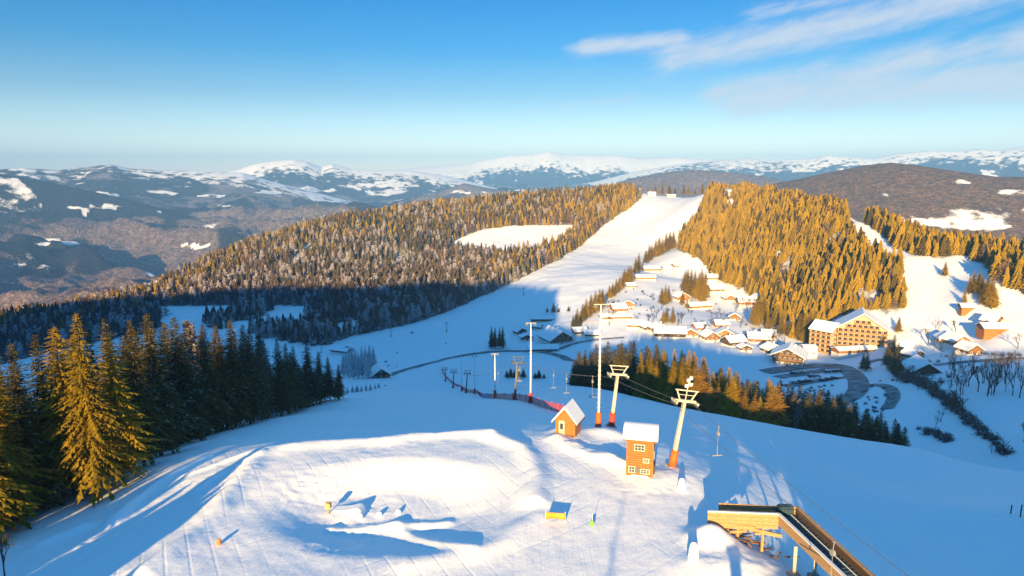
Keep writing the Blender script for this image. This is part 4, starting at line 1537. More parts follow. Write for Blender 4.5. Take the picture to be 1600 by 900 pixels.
strip('road', [(600, 588), (625, 580), (650, 573), (675, 567), (700, 560), (740, 553), (790, 548), (840, 549), (880, 557), (905, 566)], 5.5, 'asphalt', 0.25)
strip('road', [(853, 551), (870, 546), (890, 539), (915, 533), (945, 530), (975, 528)], 4.0, 'asphalt', 0.3)
strip('road', [(1195, 582), (1230, 577), (1265, 573), (1300, 570), (1318, 574), (1332, 584), (1341, 596), (1342, 610), (1330, 622), (1310, 632)], 9.0, 'asphalt', 0.3)
strip('road', [(1345, 606), (1368, 600), (1392, 606), (1398, 622), (1385, 640)], 5.0, 'asphalt', 0.28)
strip('road', [(1225, 604), (1260, 598), (1300, 592), (1334, 588)], 6.0, 'asphalt', 0.24)
strip('road', [(1215, 590), (1250, 585), (1290, 578), (1318, 574)], 7.0, 'asphalt', 0.26)
strip('road', [(1345, 570), (1375, 560), (1420, 568), (1460, 572), (1510, 566), (1560, 562), (1610, 560)], 3.5, 'asphalt', 0.3)


# ------------------------------------------------------------------ buildings
def house(name, label, p, rz, w, d, h, rh, wall='wood_dark', win_rows=1, win_cols=3, base='plaster_white', over=0.9, snow=0.45, group=None, side_cols=2, door=True, ridge='y', balcony=False, sink=3.0, cat='house', win=(1.1, 1.2), slim_eave=0.18, base_h=None):
    """gabled house; the gable (ridge along y) or the eaves side (ridge along x) looks to local -y"""
    t = thing(name, label, cat, p, rz, group)
    bh = base_h if base_h is not None else (h * 0.35 if base else 0)
    if ridge == 'x':
        w_, d_ = d, w
    else:
        w_, d_ = w, d
    rot = Matrix.Rotation(PI / 2, 3, 'Z') if ridge == 'x' else Matrix.Identity(3)

    def put(b, nm, mt, par, **k):
        b.v = [tuple(rot @ Vector(q)) for q in b.v]
        return b.build(nm, mt, par, **k)
    b = MB().prism([(-w_ / 2, bh), (w_ / 2, bh), (w_ / 2, h), (0, h + rh), (-w_ / 2, h)], -d_ / 2, d_ / 2)
    put(b, 'wall', wall, t)
    if base:
        b = MB().box((0, 0, (bh - sink) / 2), (w_ + 0.06, d_ + 0.06, bh + sink))
        put(b, 'plinth', base, t)
    else:
        put(MB().box((0, 0, -sink / 2 + 0.02), (w_ - 0.04, d_ - 0.04, sink)), 'plinth', wall, t)
    sl_ = rh / (w_ / 2)
    e = w_ / 2 + over
    ez = h - over * sl_
    th = slim_eave
    for s_ in (-1, 1):
        b = MB().prism([(0, h + rh + 0.01), (s_ * e, ez + 0.01), (s_ * e, ez + th), (0, h + rh + th)], -d_ / 2 - over, d_ / 2 + over)
        r_ = put(b, 'roof_slope', 'roof_dark', t)
        if snow:
            q = 0.12
            b = MB().prism([(0, h + rh + th + 0.004), (s_ * (e - q), ez + th + q * sl_ + 0.004), (s_ * (e - q), ez + th + q * sl_ + snow * 0.85), (s_ * (e - q - 0.25), ez + th + (q + .25) * sl_ + snow), (0, h + rh + th + snow)], -d_ / 2 - over + q, d_ / 2 + over - q)
            put(b, 'snow_cover', 'snow', r_)
    ww, wh = win

    def window(x, y, z, turn):
        pane = MB()
        fr = MB()
        # frame bars round a pane
        for (cx, cz, sx, sz) in ((0, wh / 2, ww + .2, .12), (0, -wh / 2, ww + .2, .12), (-ww / 2, 0, .1, wh), (ww / 2, 0, .1, wh), (0, 0, .06, wh)):
            fr.box((cx, -0.06, cz), (sx, .14, sz))
        pane.box((0, -0.02, 0), (ww, .06, wh))
        mt_ = Matrix.Rotation(turn, 3, 'Z')
        for q in (pane, fr):
            q.v = [tuple(mt_ @ Vector(c) + Vector((x, y, z))) for c in q.v]
        f = put(fr, 'window', 'trim', t)
        put(pane, 'pane', 'glass', f)
    for r_ in range(win_rows):
        z = 1.5 + r_ * 2.75
        if z + wh / 2 > h + rh * 0.8:
            break
        span = w_ if z < h else w_ * (1 - (z + 0.6 - h) / rh)
        n = win_cols if z < h else max(1, int(win_cols * span / w_))
        for c in range(n):
            x = -span / 2 + span * (c + 0.5) / n
            window(x, -d_ / 2, z, 0)
        if balcony and r_ > 0 and span > 4:
            b = MB()
            b.box((0, -d_ / 2 - 0.7, z - 1.05), (span * 0.96, 1.3, 0.14))
            bl = put(b, 'balcony', 'wood_brown', t)
            b = MB()
            b.box((0, -d_ / 2 - 1.3, z - 0.55), (span * 0.96, 0.08, 0.8))
            put(b, 'railing', 'wood_brown', bl)
    if side_cols:
        for s_ in (-1, 1):
            for c in range(side_cols):
                y = -d_ / 2 + d_ * (c + 0.5) / side_cols
                window(s_ * w_ / 2, y, min(h - 0.9, 1.5 if h < 4 else h * 0.5), s_ * PI / 2)
    if door:
        b = MB().box((w_ * 0.22 if win_cols % 2 else 0, -d_ / 2 - 0.03, 1.0), (1.1, 0.12, 2.1))
        dd = put(b, 'door', 'wood_brown', t)
        put(MB().box((w_ * 0.22 + 0.4, -d_ / 2 - 0.12, 1.0), (0.06, 0.08, 0.2)), 'handle', 'steel', dd)
    if w > 9 and h > 3:
        b = MB().box((w_ * 0.18, d_ * 0.15, h + rh * 0.72 + 0.7), (0.7, 0.7, 1.7))
        c_ = put(b, 'chimney', 'plaster_white', t)
        put(MB().box((w_ * 0.18, d_ * 0.15, h + rh * 0.72 + 1.7), (0.95, 0.95, 0.3)), 'snow_cap', 'snow', c_)
    return t


def HS(u, v, *a, **k):
    p = G(u, v)
    return house(a[0], a[1], (p[0], p[1], p[2]), *a[2:], **k)


VG = 'houses of the valley village'
HS(868, 533, 'chalet', 'large dark timber chalet with broad snowy roof beside the road', R(24), 17, 19, 3.6, 5.2, wall='wood_dark', win_rows=3, win_cols=6, group=VG, over=1.6, side_cols=4, balcony=True)
HS(846, 503, 'flat_house', 'long low dark house with snowed roof above the large chalet', R(2), 17, 7, 3.0, 0.9, wall='wood_dark', win_cols=6, group=VG, ridge='x', side_cols=0)
HS(838, 514, 'shed', 'small dark shed between the flat house and the large chalet', R(-20), 8, 5, 2.4, 1.5, wall='wood_dark', win_cols=2, group=VG, ridge='x', side_cols=1)
HS(848, 549, 'shed', 'long low shed under deep snow between the large chalet and the road', R(4), 20, 6, 2.4, 1.6, wall='wood_dark', win_cols=0, group=VG, ridge='x', side_cols=0, snow=0.7)
HS(822, 531, 'shed', 'small dark outbuilding left of the large chalet', R(15), 8, 6, 2.6, 1.6, wall='wood_dark', win_cols=2, group=VG, side_cols=1)
HS(593, 590, 'chalet', 'small dark chalet with snowy roof beside the frosted spruces', R(22), 9, 9, 2.6, 3.2, wall='wood_dark', win_rows=2, win_cols=3, group=VG, over=1.2, side_cols=2)
HS(533, 551, 'barn', 'low dark barn on the shaded slope with a lean roof', R(-24), 15, 6, 2.4, 1.6, wall='wood_dark', win_cols=0, group=VG, ridge='x', side_cols=0)
HS(543, 549, 'barn', 'dark hut joined to the low barn on the shaded slope', R(10), 7, 6, 2.8, 2.0, wall='wood_dark', win_cols=2, group=VG, side_cols=0)
HS(1046, 527, 'house', 'wide dark house with snow roof at the shade line of the village', R(-6), 20, 10, 4.0, 3.0, wall='wood_dark', win_rows=2, win_cols=6, group=VG, ridge='x')
HS(1030, 521, 'house', 'dark gabled house joined to the wide house at the shade line', R(14), 10, 10, 4.0, 3.0, wall='wood_brown', win_rows=2, win_cols=3, group=VG)
HS(1108, 532, 'house', 'small brown house behind the belt, with white gable and snow roof', R(10), 9, 9, 3.6, 2.8, wall='wood_brown', win_rows=2, win_cols=3, group=VG)
HS(1132, 530, 'house', 'orange-brown house half in the sun above the belt', R(-12), 11, 9, 4.2, 3.0, wall='wood_orange', win_rows=2, win_cols=3, group=VG)
HS(1146, 540, 'house', 'dark shaded house just above the tips of the belt', R(20), 12, 9, 3.6, 2.6, wall='wood_dark', win_rows=2, win_cols=4, group=VG, ridge='x')
HS(1184, 535, 'house', 'brown house with snow roof beneath the golden spruces', R(-8), 13, 9, 3.6, 2.8, wall='wood_brown', win_rows=2, win_cols=4, group=VG, ridge='x')
HS(1163, 548, 'shed', 'low shed in the shade below the brown houses', R(5), 7, 5, 2.4, 1.5, wall='wood_dark', win_cols=2, group=VG, side_cols=0)
HS(966, 487, 'chalet', 'sunny orange chalet with snow roof on the slope above the shade line', R(12), 11, 9, 3.4, 2.6, wall='wood_orange', win_rows=2, win_cols=4, group=VG, ridge='x')
HS(982, 479, 'chalet', 'small sunny chalet set behind the orange chalet', R(-14), 9, 8, 3.0, 2.4, wall='wood_orange', win_rows=1, win_cols=3, group=VG)
HS(962, 499, 'house', 'long low sunny house along the shade line', R(7), 24, 6, 2.6, 1.2, wall='wood_amber', win_cols=7, group=VG, ridge='x', side_cols=0)
HS(1008, 437, 'chalet', 'long sunny chalet high up beside the far piste', R(3), 18, 7, 2.8, 1.6, wall='wood_orange', win_cols=6, group=VG, ridge='x', side_cols=1)
HS(1017, 424, 'chalet', 'sunny timber chalet, uppermost beside the far piste', R(6), 17, 8, 3.4, 2.0, wall='wood_orange', win_cols=5, group=VG, ridge='x', side_cols=1)
HS(1042, 424, 'house', 'white sunny house next to the uppermost chalet', R(2), 9, 8, 3.6, 2.0, wall='plaster_white', win_cols=3, group=VG, ridge='x')
HS(1055, 418, 'barn', 'small brown barn alone on the snow near the uppermost chalet', R(35), 8, 5, 2.6, 1.8, wall='wood_brown', win_cols=0, group=VG, ridge='x', side_cols=0)
HS(1064, 470, 'house', 'cream sunny house left of the tall golden spruces', R(15), 10, 9, 4.0, 3.0, wall='wood_orange', win_rows=2, win_cols=3, group=VG)
HS(1092, 482, 'house', 'long orange house at the foot of the tall golden spruces', R(18), 20, 7, 3.0, 1.8, wall='wood_orange', win_cols=6, group=VG, ridge='x', side_cols=1)
HS(1116, 438, 'house', 'sunny chalet tucked under the forest edge', R(-5), 13, 8, 3.2, 2.2, wall='wood_amber', win_cols=4, group=VG, ridge='x')
HS(1118, 456, 'house', 'sunny house with rounded snow roof below the forest edge', R(4), 12, 9, 3.4, 2.6, wall='wood_brown', win_cols=4, group=VG, ridge='x', snow=0.8)
HS(1170, 477, 'chalet', 'broad orange chalet with deep snow on both gables below the forest', R(-4), 18, 10, 3.6, 2.8, wall='wood_orange', win_rows=2, win_cols=6, group=VG, ridge='x', snow=0.8)
HS(1186, 473, 'chalet', 'orange gabled chalet joined to the broad orange chalet', R(2), 10, 10, 4.0, 3.2, wall='wood_orange', win_rows=2, win_cols=3, group=VG, snow=0.8)
HS(1232, 567, 'chalet', 'large dark balconied chalet with wide snow roof beside the valley road', R(-28), 16, 15, 6.0, 4.0, wall='wood_dark', win_rows=3, win_cols=6, group=VG, over=1.8, side_cols=5, balcony=True)
HS(1262, 558, 'house', 'plain white block joined to the large balconied chalet', R(-5), 8, 8, 6.5, 0.8, wall='plaster_white', win_rows=2, win_cols=1, group=VG, ridge='x', base=None, over=0.3)
HS(1556, 520, 'barn', 'long orange barn on the sunny snowfield at the right', R(-4), 16, 7, 3.2, 1.8, wall='wood_orange', win_cols=0, group=VG, ridge='x', side_cols=0, base=None)
HS(1549, 508, 'barn', 'brown gabled barn behind the long orange barn', R(30), 8, 7, 3.0, 2.6, wall='wood_brown', win_cols=2, group=VG, side_cols=0, base=None)
HS(1512, 485, 'hut', 'little orange hut beside the spruces on the snowfield', R(-8), 8, 4, 2.2, 1.3, wall='wood_orange', win_cols=1, group=VG, ridge='x', side_cols=0, base=None)
HS(1492, 540, 'house', 'sunny cream house with heaped snow roof below the snowfield', R(10), 10, 9, 3.4, 2.8, wall='wood_orange', win_rows=2, win_cols=3, group=VG, snow=0.8)
HS(1478, 538, 'house', 'sunny house with two snow gables left of the cream house', R(-14), 9, 9, 3.4, 2.8, wall='wood_amber', win_rows=2, win_cols=3, group=VG, snow=0.8)
HS(1513, 553, 'house', 'brown house half in shade among the lane hedge shrubs', R(8), 8, 8, 3.0, 2.6, wall='wood_brown', win_rows=1, win_cols=2, group=VG, snow=0.7)
HS(1440, 583, 'barn', 'dark barn with wide snow roof in the shaded hollow by the brook', R(-14), 11, 14, 3.0, 3.6, wall='wood_dark', win_rows=1, win_cols=3, group=VG, over=1.8, side_cols=0)
HS(1018, 306, 'house', 'small white house on the summit at the top of the far piste', R(0), 12, 8, 3.5, 2.5, wall='plaster_white', win_cols=3, group=VG, ridge='x')
HS(1048, 308, 'hut', 'low brown hut at the top of the far piste', R(5), 14, 7, 2.6, 1.6, wall='wood_brown', win_cols=3, group=VG, ridge='x', side_cols=0)


for k, (u, v, w, d, h, rh, rot, wl, rg, lb) in enumerate([
        (905, 522, 9, 7, 2.8, 2.0, 12, 'wood_dark', 'x', 'small dark shaded house at the foot of the piste-edge spruces'),
        (925, 526, 10, 6, 2.6, 1.8, -8, 'wood_dark', 'x', 'low dark house beside the branch road'),
        (812, 522, 8, 7, 2.8, 2.2, 30, 'wood_dark', 'y', 'dark gabled house left of the large chalet above the road'),
        (992, 512, 10, 8, 3.0, 2.4, -15, 'wood_brown', 'x', 'brown house on the shade line right of the long low house'),
        (1012, 516, 8, 8, 3.2, 2.6, 20, 'wood_dark', 'y', 'dark gabled house on the shade line left of the wide dark house'),
        (1078, 525, 9, 8, 3.0, 2.4, -10, 'wood_brown', 'y', 'brown gabled house right of the wide dark house'),
        (1092, 516, 8, 7, 2.8, 2.0, 15, 'wood_orange', 'x', 'small orange house just above the shade line'),
        (1126, 512, 9, 7, 3.0, 2.2, 5, 'wood_orange', 'x', 'orange house alone on the open slope under the broad chalet'),
        (1148, 500, 8, 7, 3.0, 2.4, -20, 'wood_brown', 'y', 'brown gabled house below the broad orange chalet'),
        (1206, 552, 10, 8, 3.2, 2.6, 12, 'wood_dark', 'y', 'dark gabled house left of the large balconied chalet'),
        (1200, 528, 8, 7, 3.0, 2.2, -12, 'wood_orange', 'x', 'small orange house under the last forest trees'),
        (985, 450, 8, 6, 2.6, 1.8, 10, 'wood_orange', 'x', 'small orange chalet at the edge of the far piste'),
        (1138, 470, 8, 7, 3.0, 2.2, 8, 'wood_amber', 'y', 'amber gabled chalet left of the broad orange chalet'),
        (1410, 548, 9, 7, 3.0, 2.2, -10, 'wood_amber', 'x', 'amber house right of the hotel on the sunny bank'),
        (1425, 560, 8, 7, 2.8, 2.2, 25, 'wood_brown', 'y', 'brown gabled house above the dark brook thicket')]):
    HS(u, v, 'house', lb, R(rot), w, d, h, rh, wall=wl, win_rows=1, win_cols=3, group=VG, ridge=rg, side_cols=1, snow=0.5)


def hotel(label, p, rz, w, d, floors, rh, cols, side_cols, wall, flh=2.75):
    """tall hotel: every storey a row of balconies with a door-window behind each"""
    t = thing('hotel', label, 'hotel', p, rz, 'blocks of the big hotel')
    h = floors * flh
    MB().prism([(-w / 2, -4), (w / 2, -4), (w / 2, h), (0, h + rh), (-w / 2, h)], -d / 2, d / 2).build('wall', wall, t)
    sl_ = rh / (w / 2)
    over = 1.3
    e, ez = w / 2 + over, h - over * sl_
    for s_ in (-1, 1):
        r_ = MB().prism([(0, h + rh + .02), (s_ * e, ez + .02), (s_ * e, ez + .25), (0, h + rh + .25)], -d / 2 - over, d / 2 + over).build('roof_slope', 'roof_dark', t)
        MB().prism([(0, h + rh + .255), (s_ * (e - .2), ez + .255 + .2 * sl_), (s_ * (e - .2), ez + .75 + .2 * sl_), (0, h + rh + .8)], -d / 2 - over + .2, d / 2 + over - .2).build('snow_cover', 'snow', r_)
    ww = MB().box((0, 0, 0), (1.7, 0.1, 1.9)).mesh('pane', 'glass')
    wf = MB()
    for (cx, cz, sx, sz) in ((0, 1.0, 1.9, .12), (0, -1.0, 1.9, .12), (-.9, 0, .12, 2.0), (.9, 0, .12, 2.0), (0, 0, .08, 1.9)):
        wf.box((cx, -.05, cz), (sx, .12, sz))
    wf = wf.mesh('window', 'wood_brown')
    sb = {}

    def bay(x, y, z, turn, cw, par):
        f = link('window', wf, par)
        f.location = (x, y, z)
        f.rotation_euler = (0, 0, turn)
        q = link('pane', ww, f)
        q.location = (0, 0, 0)
        key = round(cw, 2)
        if key not in sb:
            a = MB()
            a.box((0, -.75, -1.2), (cw, 1.5, .16))
            a.box((-cw / 2 + .06, -.75, 0), (.1, 1.4, 2.4))
            c = MB()
            c.box((0, -1.46, -.62), (cw - .05, .08, .95))
            sb[key] = (a.mesh('balcony', 'plaster'), c.mesh('railing', 'rail_wood'))
        a = link('balcony', sb[key][0], par)
        a.location = (x, y, z)
        a.rotation_euler = (0, 0, turn)
        link('railing', sb[key][1], a)
    for k in range(floors + int(rh / flh) + 1):
        z = k * flh + 1.35
        span = w if z + 1 < h else w * (1 - max(0, z + 1.3 - h) / rh)
        n = int(cols * span / w)
        if n < 1:
            continue
        cw = w / cols
        for c in range(n):
            bay((c - (n - 1) / 2) * cw, -d / 2 - .02, z, 0, cw, t)
        if z + 1 < h:
            for c in range(side_cols):
                bay(-w / 2 - .02, d / 2 - d * (c + .5) / side_cols, z, -PI / 2, d / side_cols, t)
    return t


p = G(1352, 546)
hotel('large hotel block with broad gable full of balconies above the valley', (p[0] + 2, p[1] + 10, p[2] + 1.0), R(-24), 27, 20, 4, 9.0, 9, 5, 'plaster')
p = G(1296, 551)
hotel('narrow taller hotel block standing left of the broad-gabled one', (p[0], p[1] + 6, p[2]), R(38), 13, 13, 5, 4.0, 4, 4, 'plaster')
HS(1345, 551, 'terrace_hall', 'low snow-roofed hall running along the foot of the hotel', R(10), 34, 7, 2.6, 1.2, wall='wood_amber', win_cols=10, group=VG, ridge='x', side_cols=0, over=0.6)


# ------------------------------------------------------------------ parked cars
def car(u, v, rz, paint, label):
    p = G(u, v)
    t = thing('parked_car', label, 'car', (p[0], p[1], p[2] + 0.2), rz, 'cars parked by the valley road')
    b = MB().prism([(-2.1, .35), (2.1, .35), (2.12, .8), (1.2, .95), (.5, 1.42), (-1.3, 1.45), (-1.95, .98), (-2.12, .85)], -.85, .85)
    b.build('body', paint, t, bevel=0.05)
    MB().prism([(1.08, .98), (.47, 1.36), (-1.25, 1.39), (-1.75, 1.0)], -.87, .87).build('window', 'glass', t)
    MB().box((-.3, 0, 1.5), (1.7, 1.5, .12)).build('snow_cover', 'snow', t)
    for x in (-1.3, 1.3):
        for y in (-.8, .8):
            MB().tube((x, y - .1, .33), (x, y + .1, .33), .33, .33, 12).build('wheel', 'tyre', t)


for i, (u, v, rz, pt, lb) in enumerate([(1292, 583, .3, 'car_a', 'black parked car, leftmost of the row by the valley road'), (1298, 582.5, .3, 'car_c', 'silver parked car second in the row by the valley road'),
                                        (1304, 582, .3, 'car_a', 'black parked car in the middle of the row by the valley road'), (1310, 581.5, .3, 'car_b', 'red parked car at the right end of the row by the valley road'),
                                        (1268, 590, .2, 'car_a', 'black car parked alone by the planted island'), (1276, 589.5, .2, 'car_c', 'silver car parked by the planted island'),
                                        (1286, 596, .2, 'car_a', 'black car on the lower parking lane, left one'), (1295, 594.5, .2, 'car_b', 'red car on the lower parking lane'), (1304, 593, .2, 'car_a', 'black car on the lower parking lane, right one'),
                                        (1240, 600, .2, 'car_c', 'silver car at the left end of the lower parking lane'), (1252, 598.5, .2, 'car_a', 'black car second from the left end of the lower parking lane'),
                                        (1263, 597.5, .2, 'car_b', 'red car near the left end of the lower parking lane'), (1240, 585, .3, 'car_a', 'black car on the upper parking lane below the balconied chalet'),
                                        (1252, 583.5, .3, 'car_c', 'silver car on the upper parking lane below the balconied chalet')]):
    car(u, v, rz, pt, lb)


# ------------------------------------------------------------------ drag lift
def lift_pylon(label, p, h, lean=(0, 0), yaw=0.0, pad='pad_orange', mast='steel_cream', padh=1.9, arm=1.15, lamp=False):
    t = thing('lift_pylon', label, 'lift pylon', p, yaw, 'pylons of the drag lift')
    t.rotation_euler = (lean[1], lean[0], yaw)
    MB().box((0, 0, -0.3), (1.1, 1.1, 1.0)).build('footing', 'concrete', t)
    MB().tube((0, 0, 0), (0, 0, h), .26, .17, 12).build('mast', mast, t, True)
    MB().tube((0, 0, .05), (0, 0, padh), .42, .38, 12).build('pad', pad, t, True)
    MB().box((0, 0, h + .08), (2 * arm, .30, .26)).build('crossarm', mast, t, bevel=.03)
    for s_ in (-1, 1):
        a = MB().bar((s_ * arm, -.75, h + .02), (s_ * arm, .75, h + .02), .16, .22).build('sheave_beam', mast, t)
        for y in (-.55, -.18, .18, .55):
            MB().tube((s_ * arm - .07, y, h - .16), (s_ * arm + .07, y, h - .16), .16, .16, 12).build('sheave', 'steel_dark', a)
        MB().bar((s_ * arm * .55, 0, h + .2), (s_ * arm * .95, 0, h + 1.15), .12, .12).build('strut', mast, t)
    MB().bar((-arm * 1.1, 0, h + 1.2), (arm * 1.1, 0, h + 1.2), .12, .12).build('top_rail', mast, t)
    MB().bar((-arm * .75, .05, h + .7), (arm * .75, .05, h + .7), .06, .06).build('mid_rail', mast, t)
    ld = MB()
    for s_ in (-1, 1):
        ld.bar((s_ * .16, .30, padh), (s_ * .16, .24, h), .03, .03)
    for k in range(int((h - padh) / .32)):
        ld.bar((-.16, .29, padh + .3 + k * .32), (.16, .29, padh + .3 + k * .32), .025, .025)
    ld.build('ladder', 'steel', t)
    if lamp:
        MB().tube((0, 0, h + .2), (0, 0, h + 2.4), .05, .05, 8).build('lamp_stem', 'steel', t)
        for (x, z, y) in ((-.22, 1.7, -.1), (.22, 1.9, -.1), (-.12, 2.3, -.1), (.15, 2.55, 0)):
            MB().box((x, y, h + z), (.34, .26, .34)).build('floodlight', 'trim', t, bevel=.05)
    return t


def lamp_pole(label, p, h, pad='pad_red', tilt=0.0):
    t = thing('lamp_pole', label, 'lamp pole', p, 0, 'floodlight poles along the run')
    t.rotation_euler = (0, tilt, 0)
    MB().box((0, 0, -.3), (.8, .8, .9)).build('footing', 'concrete', t)
    MB().tube((0, 0, 0), (0, 0, h), .17, .09, 10).build('mast', 'trim', t, True)
    MB().tube((0, 0, .05), (0, 0, 1.9), .36, .34, 12).build('pad', pad, t, True)
    st = MB()
    for k in range(int((h - 3) / .6)):
        st.bar((-.26, .0, 2.6 + k * .6), (.26, .0, 2.6 + k * .6), .03, .03)
    st.build('climbing_rungs', 'steel', t)
    MB().bar((-.9, 0, h + .03), (.9, 0, h + .03), .08, .08).build('lamp_bar', 'steel', t)
    for x in (-.7, .7):
        MB().box((x, -.12, h - .18), (.5, .34, .3)).build('floodlight', 'steel_dark', t, bevel=.04)


def at(u, v):
    return Vector(G(u, v))


P1 = at(1050, 729)
P2 = at(955, 667)
P1.z -= .1
PYL = []
lift_pylon('near lift pylon with orange padded foot beside the two-storey hut', P1, 7.2, (R(9), 0), R(8), lamp=True)
lift_pylon('lift pylon with red padded foot behind the small orange hut', P2, 6.9, (R(6), 0), R(8), 'pad_red')


def head(P, h, lean, s_, arm=1.15, yaw=0.0):
    m_ = Matrix.Rotation(yaw, 3, 'Z') @ Matrix.Rotation(lean, 3, 'Y')
    return P + m_ @ Vector((s_ * arm, 0, h - .34))


far_pyl = [(804, 625, 7.6, 5, 'shaded lift pylon with red foot pad, third down the run'), (728, 614, 7.4, 5, 'shaded lift pylon beside the safety net, fourth down the run'),
           (708, 606.5, 6.6, 3, 'shaded lift pylon, fifth down the run'), (696, 596, 6.2, 0, 'shaded lift pylon, last at the lower end of the run')]
chain = [(P1, 7.2, R(9)), (P2, 6.9, R(6))]
for (u, v, h, ln, lb) in far_pyl:
    p = at(u, v)
    lift_pylon(lb, p, h, (R(ln), 0), R(10), 'pad_red', 'steel_dark', 1.3)
    chain.append((p, h, R(ln)))
for (u, v, h, lb) in [(611, 526, 9, 'thin lift pylon by the forest edge of the far piste'), (698, 519, 7, 'small lift pylon out on the far piste'), (502, 552, 7, 'thin lift pylon on the shaded slope near the dark barn'), (818, 462, 7, 'tiny lift pylon on the sunlit part of the far piste')]:
    lift_pylon(lb, at(u, v), h, (0, 0), R(20), 'pad_red', 'steel_dark', 1.2)

for (u, v, vt, lb, pd) in [(935, 667, 476, 'tall white floodlight pole with orange foot beside the small hut', 'pad_orange'), (829, 630, 505, 'white floodlight pole with red foot on the shaded run', 'pad_red'),
                           (773.5, 622, 553, 'floodlight pole at the bend of the safety net', 'pad_red'), (742, 615, 556, 'floodlight pole beside the fourth lift pylon', 'pad_red'), (721.5, 611.5, 556, 'farthest floodlight pole along the safety net', 'pad_red')]:
    p = at(u, v)
    lamp_pole(lb, p, max(9, min(17, h_for(p, vt))), pd)

STATION = Vector((23.4, 24.0, 8.0))


def cable(label, s_):
    pts_ = [STATION + Vector((s_ * .95, 0, 0))]
    for (P, h, ln) in chain:
        pts_.append(head(P, h, ln, s_, yaw=R(8)))
    me_pts = []
    for a, b in zip(pts_, pts_[1:]):
        L_ = (b - a).length
        n = max(8, int(L_ / 4))
        for i in range(n):
            t = i / n
            q = a.lerp(b, t)
            q.z -= 0.010 * L_ * 4 * t * (1 - t)
            me_pts.append(q)
    me_pts.append(pts_[-1])
    b = MB()
    n = 5
    for i, q in enumerate(me_pts):
        d = (me_pts[min(i + 1, len(me_pts) - 1)] - me_pts[max(i - 1, 0)]).normalized()
        sd = d.cross(Vector((0, 0, 1))).normalized()
        up = sd.cross(d)
        for k in range(n):
            a = 2 * PI * k / n
            b.v.append(tuple(q + sd * (.022 * math.cos(a)) + up * (.022 * math.sin(a))))
    for i in range(len(me_pts) - 1):
        for k in range(n):
            b.f.append((i * n + k, i * n + (k + 1) % n, (i + 1) * n + (k + 1) % n, (i + 1) * n + k))
    o = b.build('lift_cable', 'cable')
    tag(o, label, 'cable', 'cables of the drag lift')
    return me_pts


CAB_L = cable('lift cable on the side of the huts, running down the valley', -1)
CAB_R = cable('lift cable on the side away from the huts, running down the valley', 1)

HB = MB()
HB.tube((0, 0, -.55), (.05, 0, 0), .025, .025, 6)
HB.box((.0, 0, .02), (.1, .22, .1))
H_arm = HB.mesh('grip_arm', 'steel_mid')
HB = MB()
HB.tube((-.09, 0, -.75), (.09, 0, -.75), .21, .21, 14)
H_reel = HB.mesh('rope_reel', 'steel_mid')
HB = MB()
HB.tube((0, 0, -2.0), (0, 0, -.75), .018, .018, 6)
H_rope = HB.mesh('rope', 'steel_mid')
HB = MB()
HB.tube((0, 0, -2.9), (0, 0, -2.0), .028, .028, 6)
HB.bar((-.5, 0, -2.92), (.5, 0, -2.92), .07, .09)
H_tee = HB.mesh('tee_bar', 'steel_mid')


def hanger(q, label, sc_=1.0):
    t = thing('tee_bar_hanger', label, 'tee bar', q, R(8), 'tee bars hanging on the drag lift')
    t.scale = (sc_, sc_, sc_)
    for n, me in (('grip_arm', H_arm), ('rope_reel', H_reel), ('rope', H_rope), ('tee_bar', H_tee)):
        link(n, me, t)


def on_cable(C, y):
    for a, b in zip(C, C[1:]):
        if (a.y - y) * (b.y - y) <= 0 and a.y != b.y:
            return a.lerp(b, (y - a.y) / (b.y - a.y))


for C, ys_, nm in ((CAB_L, (40, 0, 0, 89, 99, 124, 150), 'hut-side'), (CAB_R, (0, 0, 62, 0, 95, 112, 136), 'far-side')):
    for k, y in enumerate(ys_):
        q = on_cable(C, y)
        if q is None:
            continue
        wh_ = ['over the wooden ramp', 'between the ramp and the near pylon', 'next to the near pylon', 'just past the second pylon', 'over the shaded slope past the second pylon', 'farther down the shaded slope', 'farthest down the shaded slope'][k]
        hanger(q, 'tee bar hanging from the %s cable, %s' % (nm, wh_), 1.0)

# ------------------------------------------------------------------ unseen top station and added block, sized to shade the right-hand slope
st_ = house('lift_station', 'timber top station of the drag lift just below the picture', (10.8, 14, 0), R(0), 11, 13, 5.2, 1.6, 'wood_brown', 1, 5, None, 1.0, 0.4, None, 2, True, 'x', cat='building')


house('shade_block', 'added unseen timber block beside the lift top station, shading the right slope', (37, 6, 0), R(0), 40, 12, 8.0, 2.7, 'wood_brown', 1, 4, None, 0.8, 0.4, None, 2, True, 'x', cat='building')  # added block, tall enough to keep the slope in shade


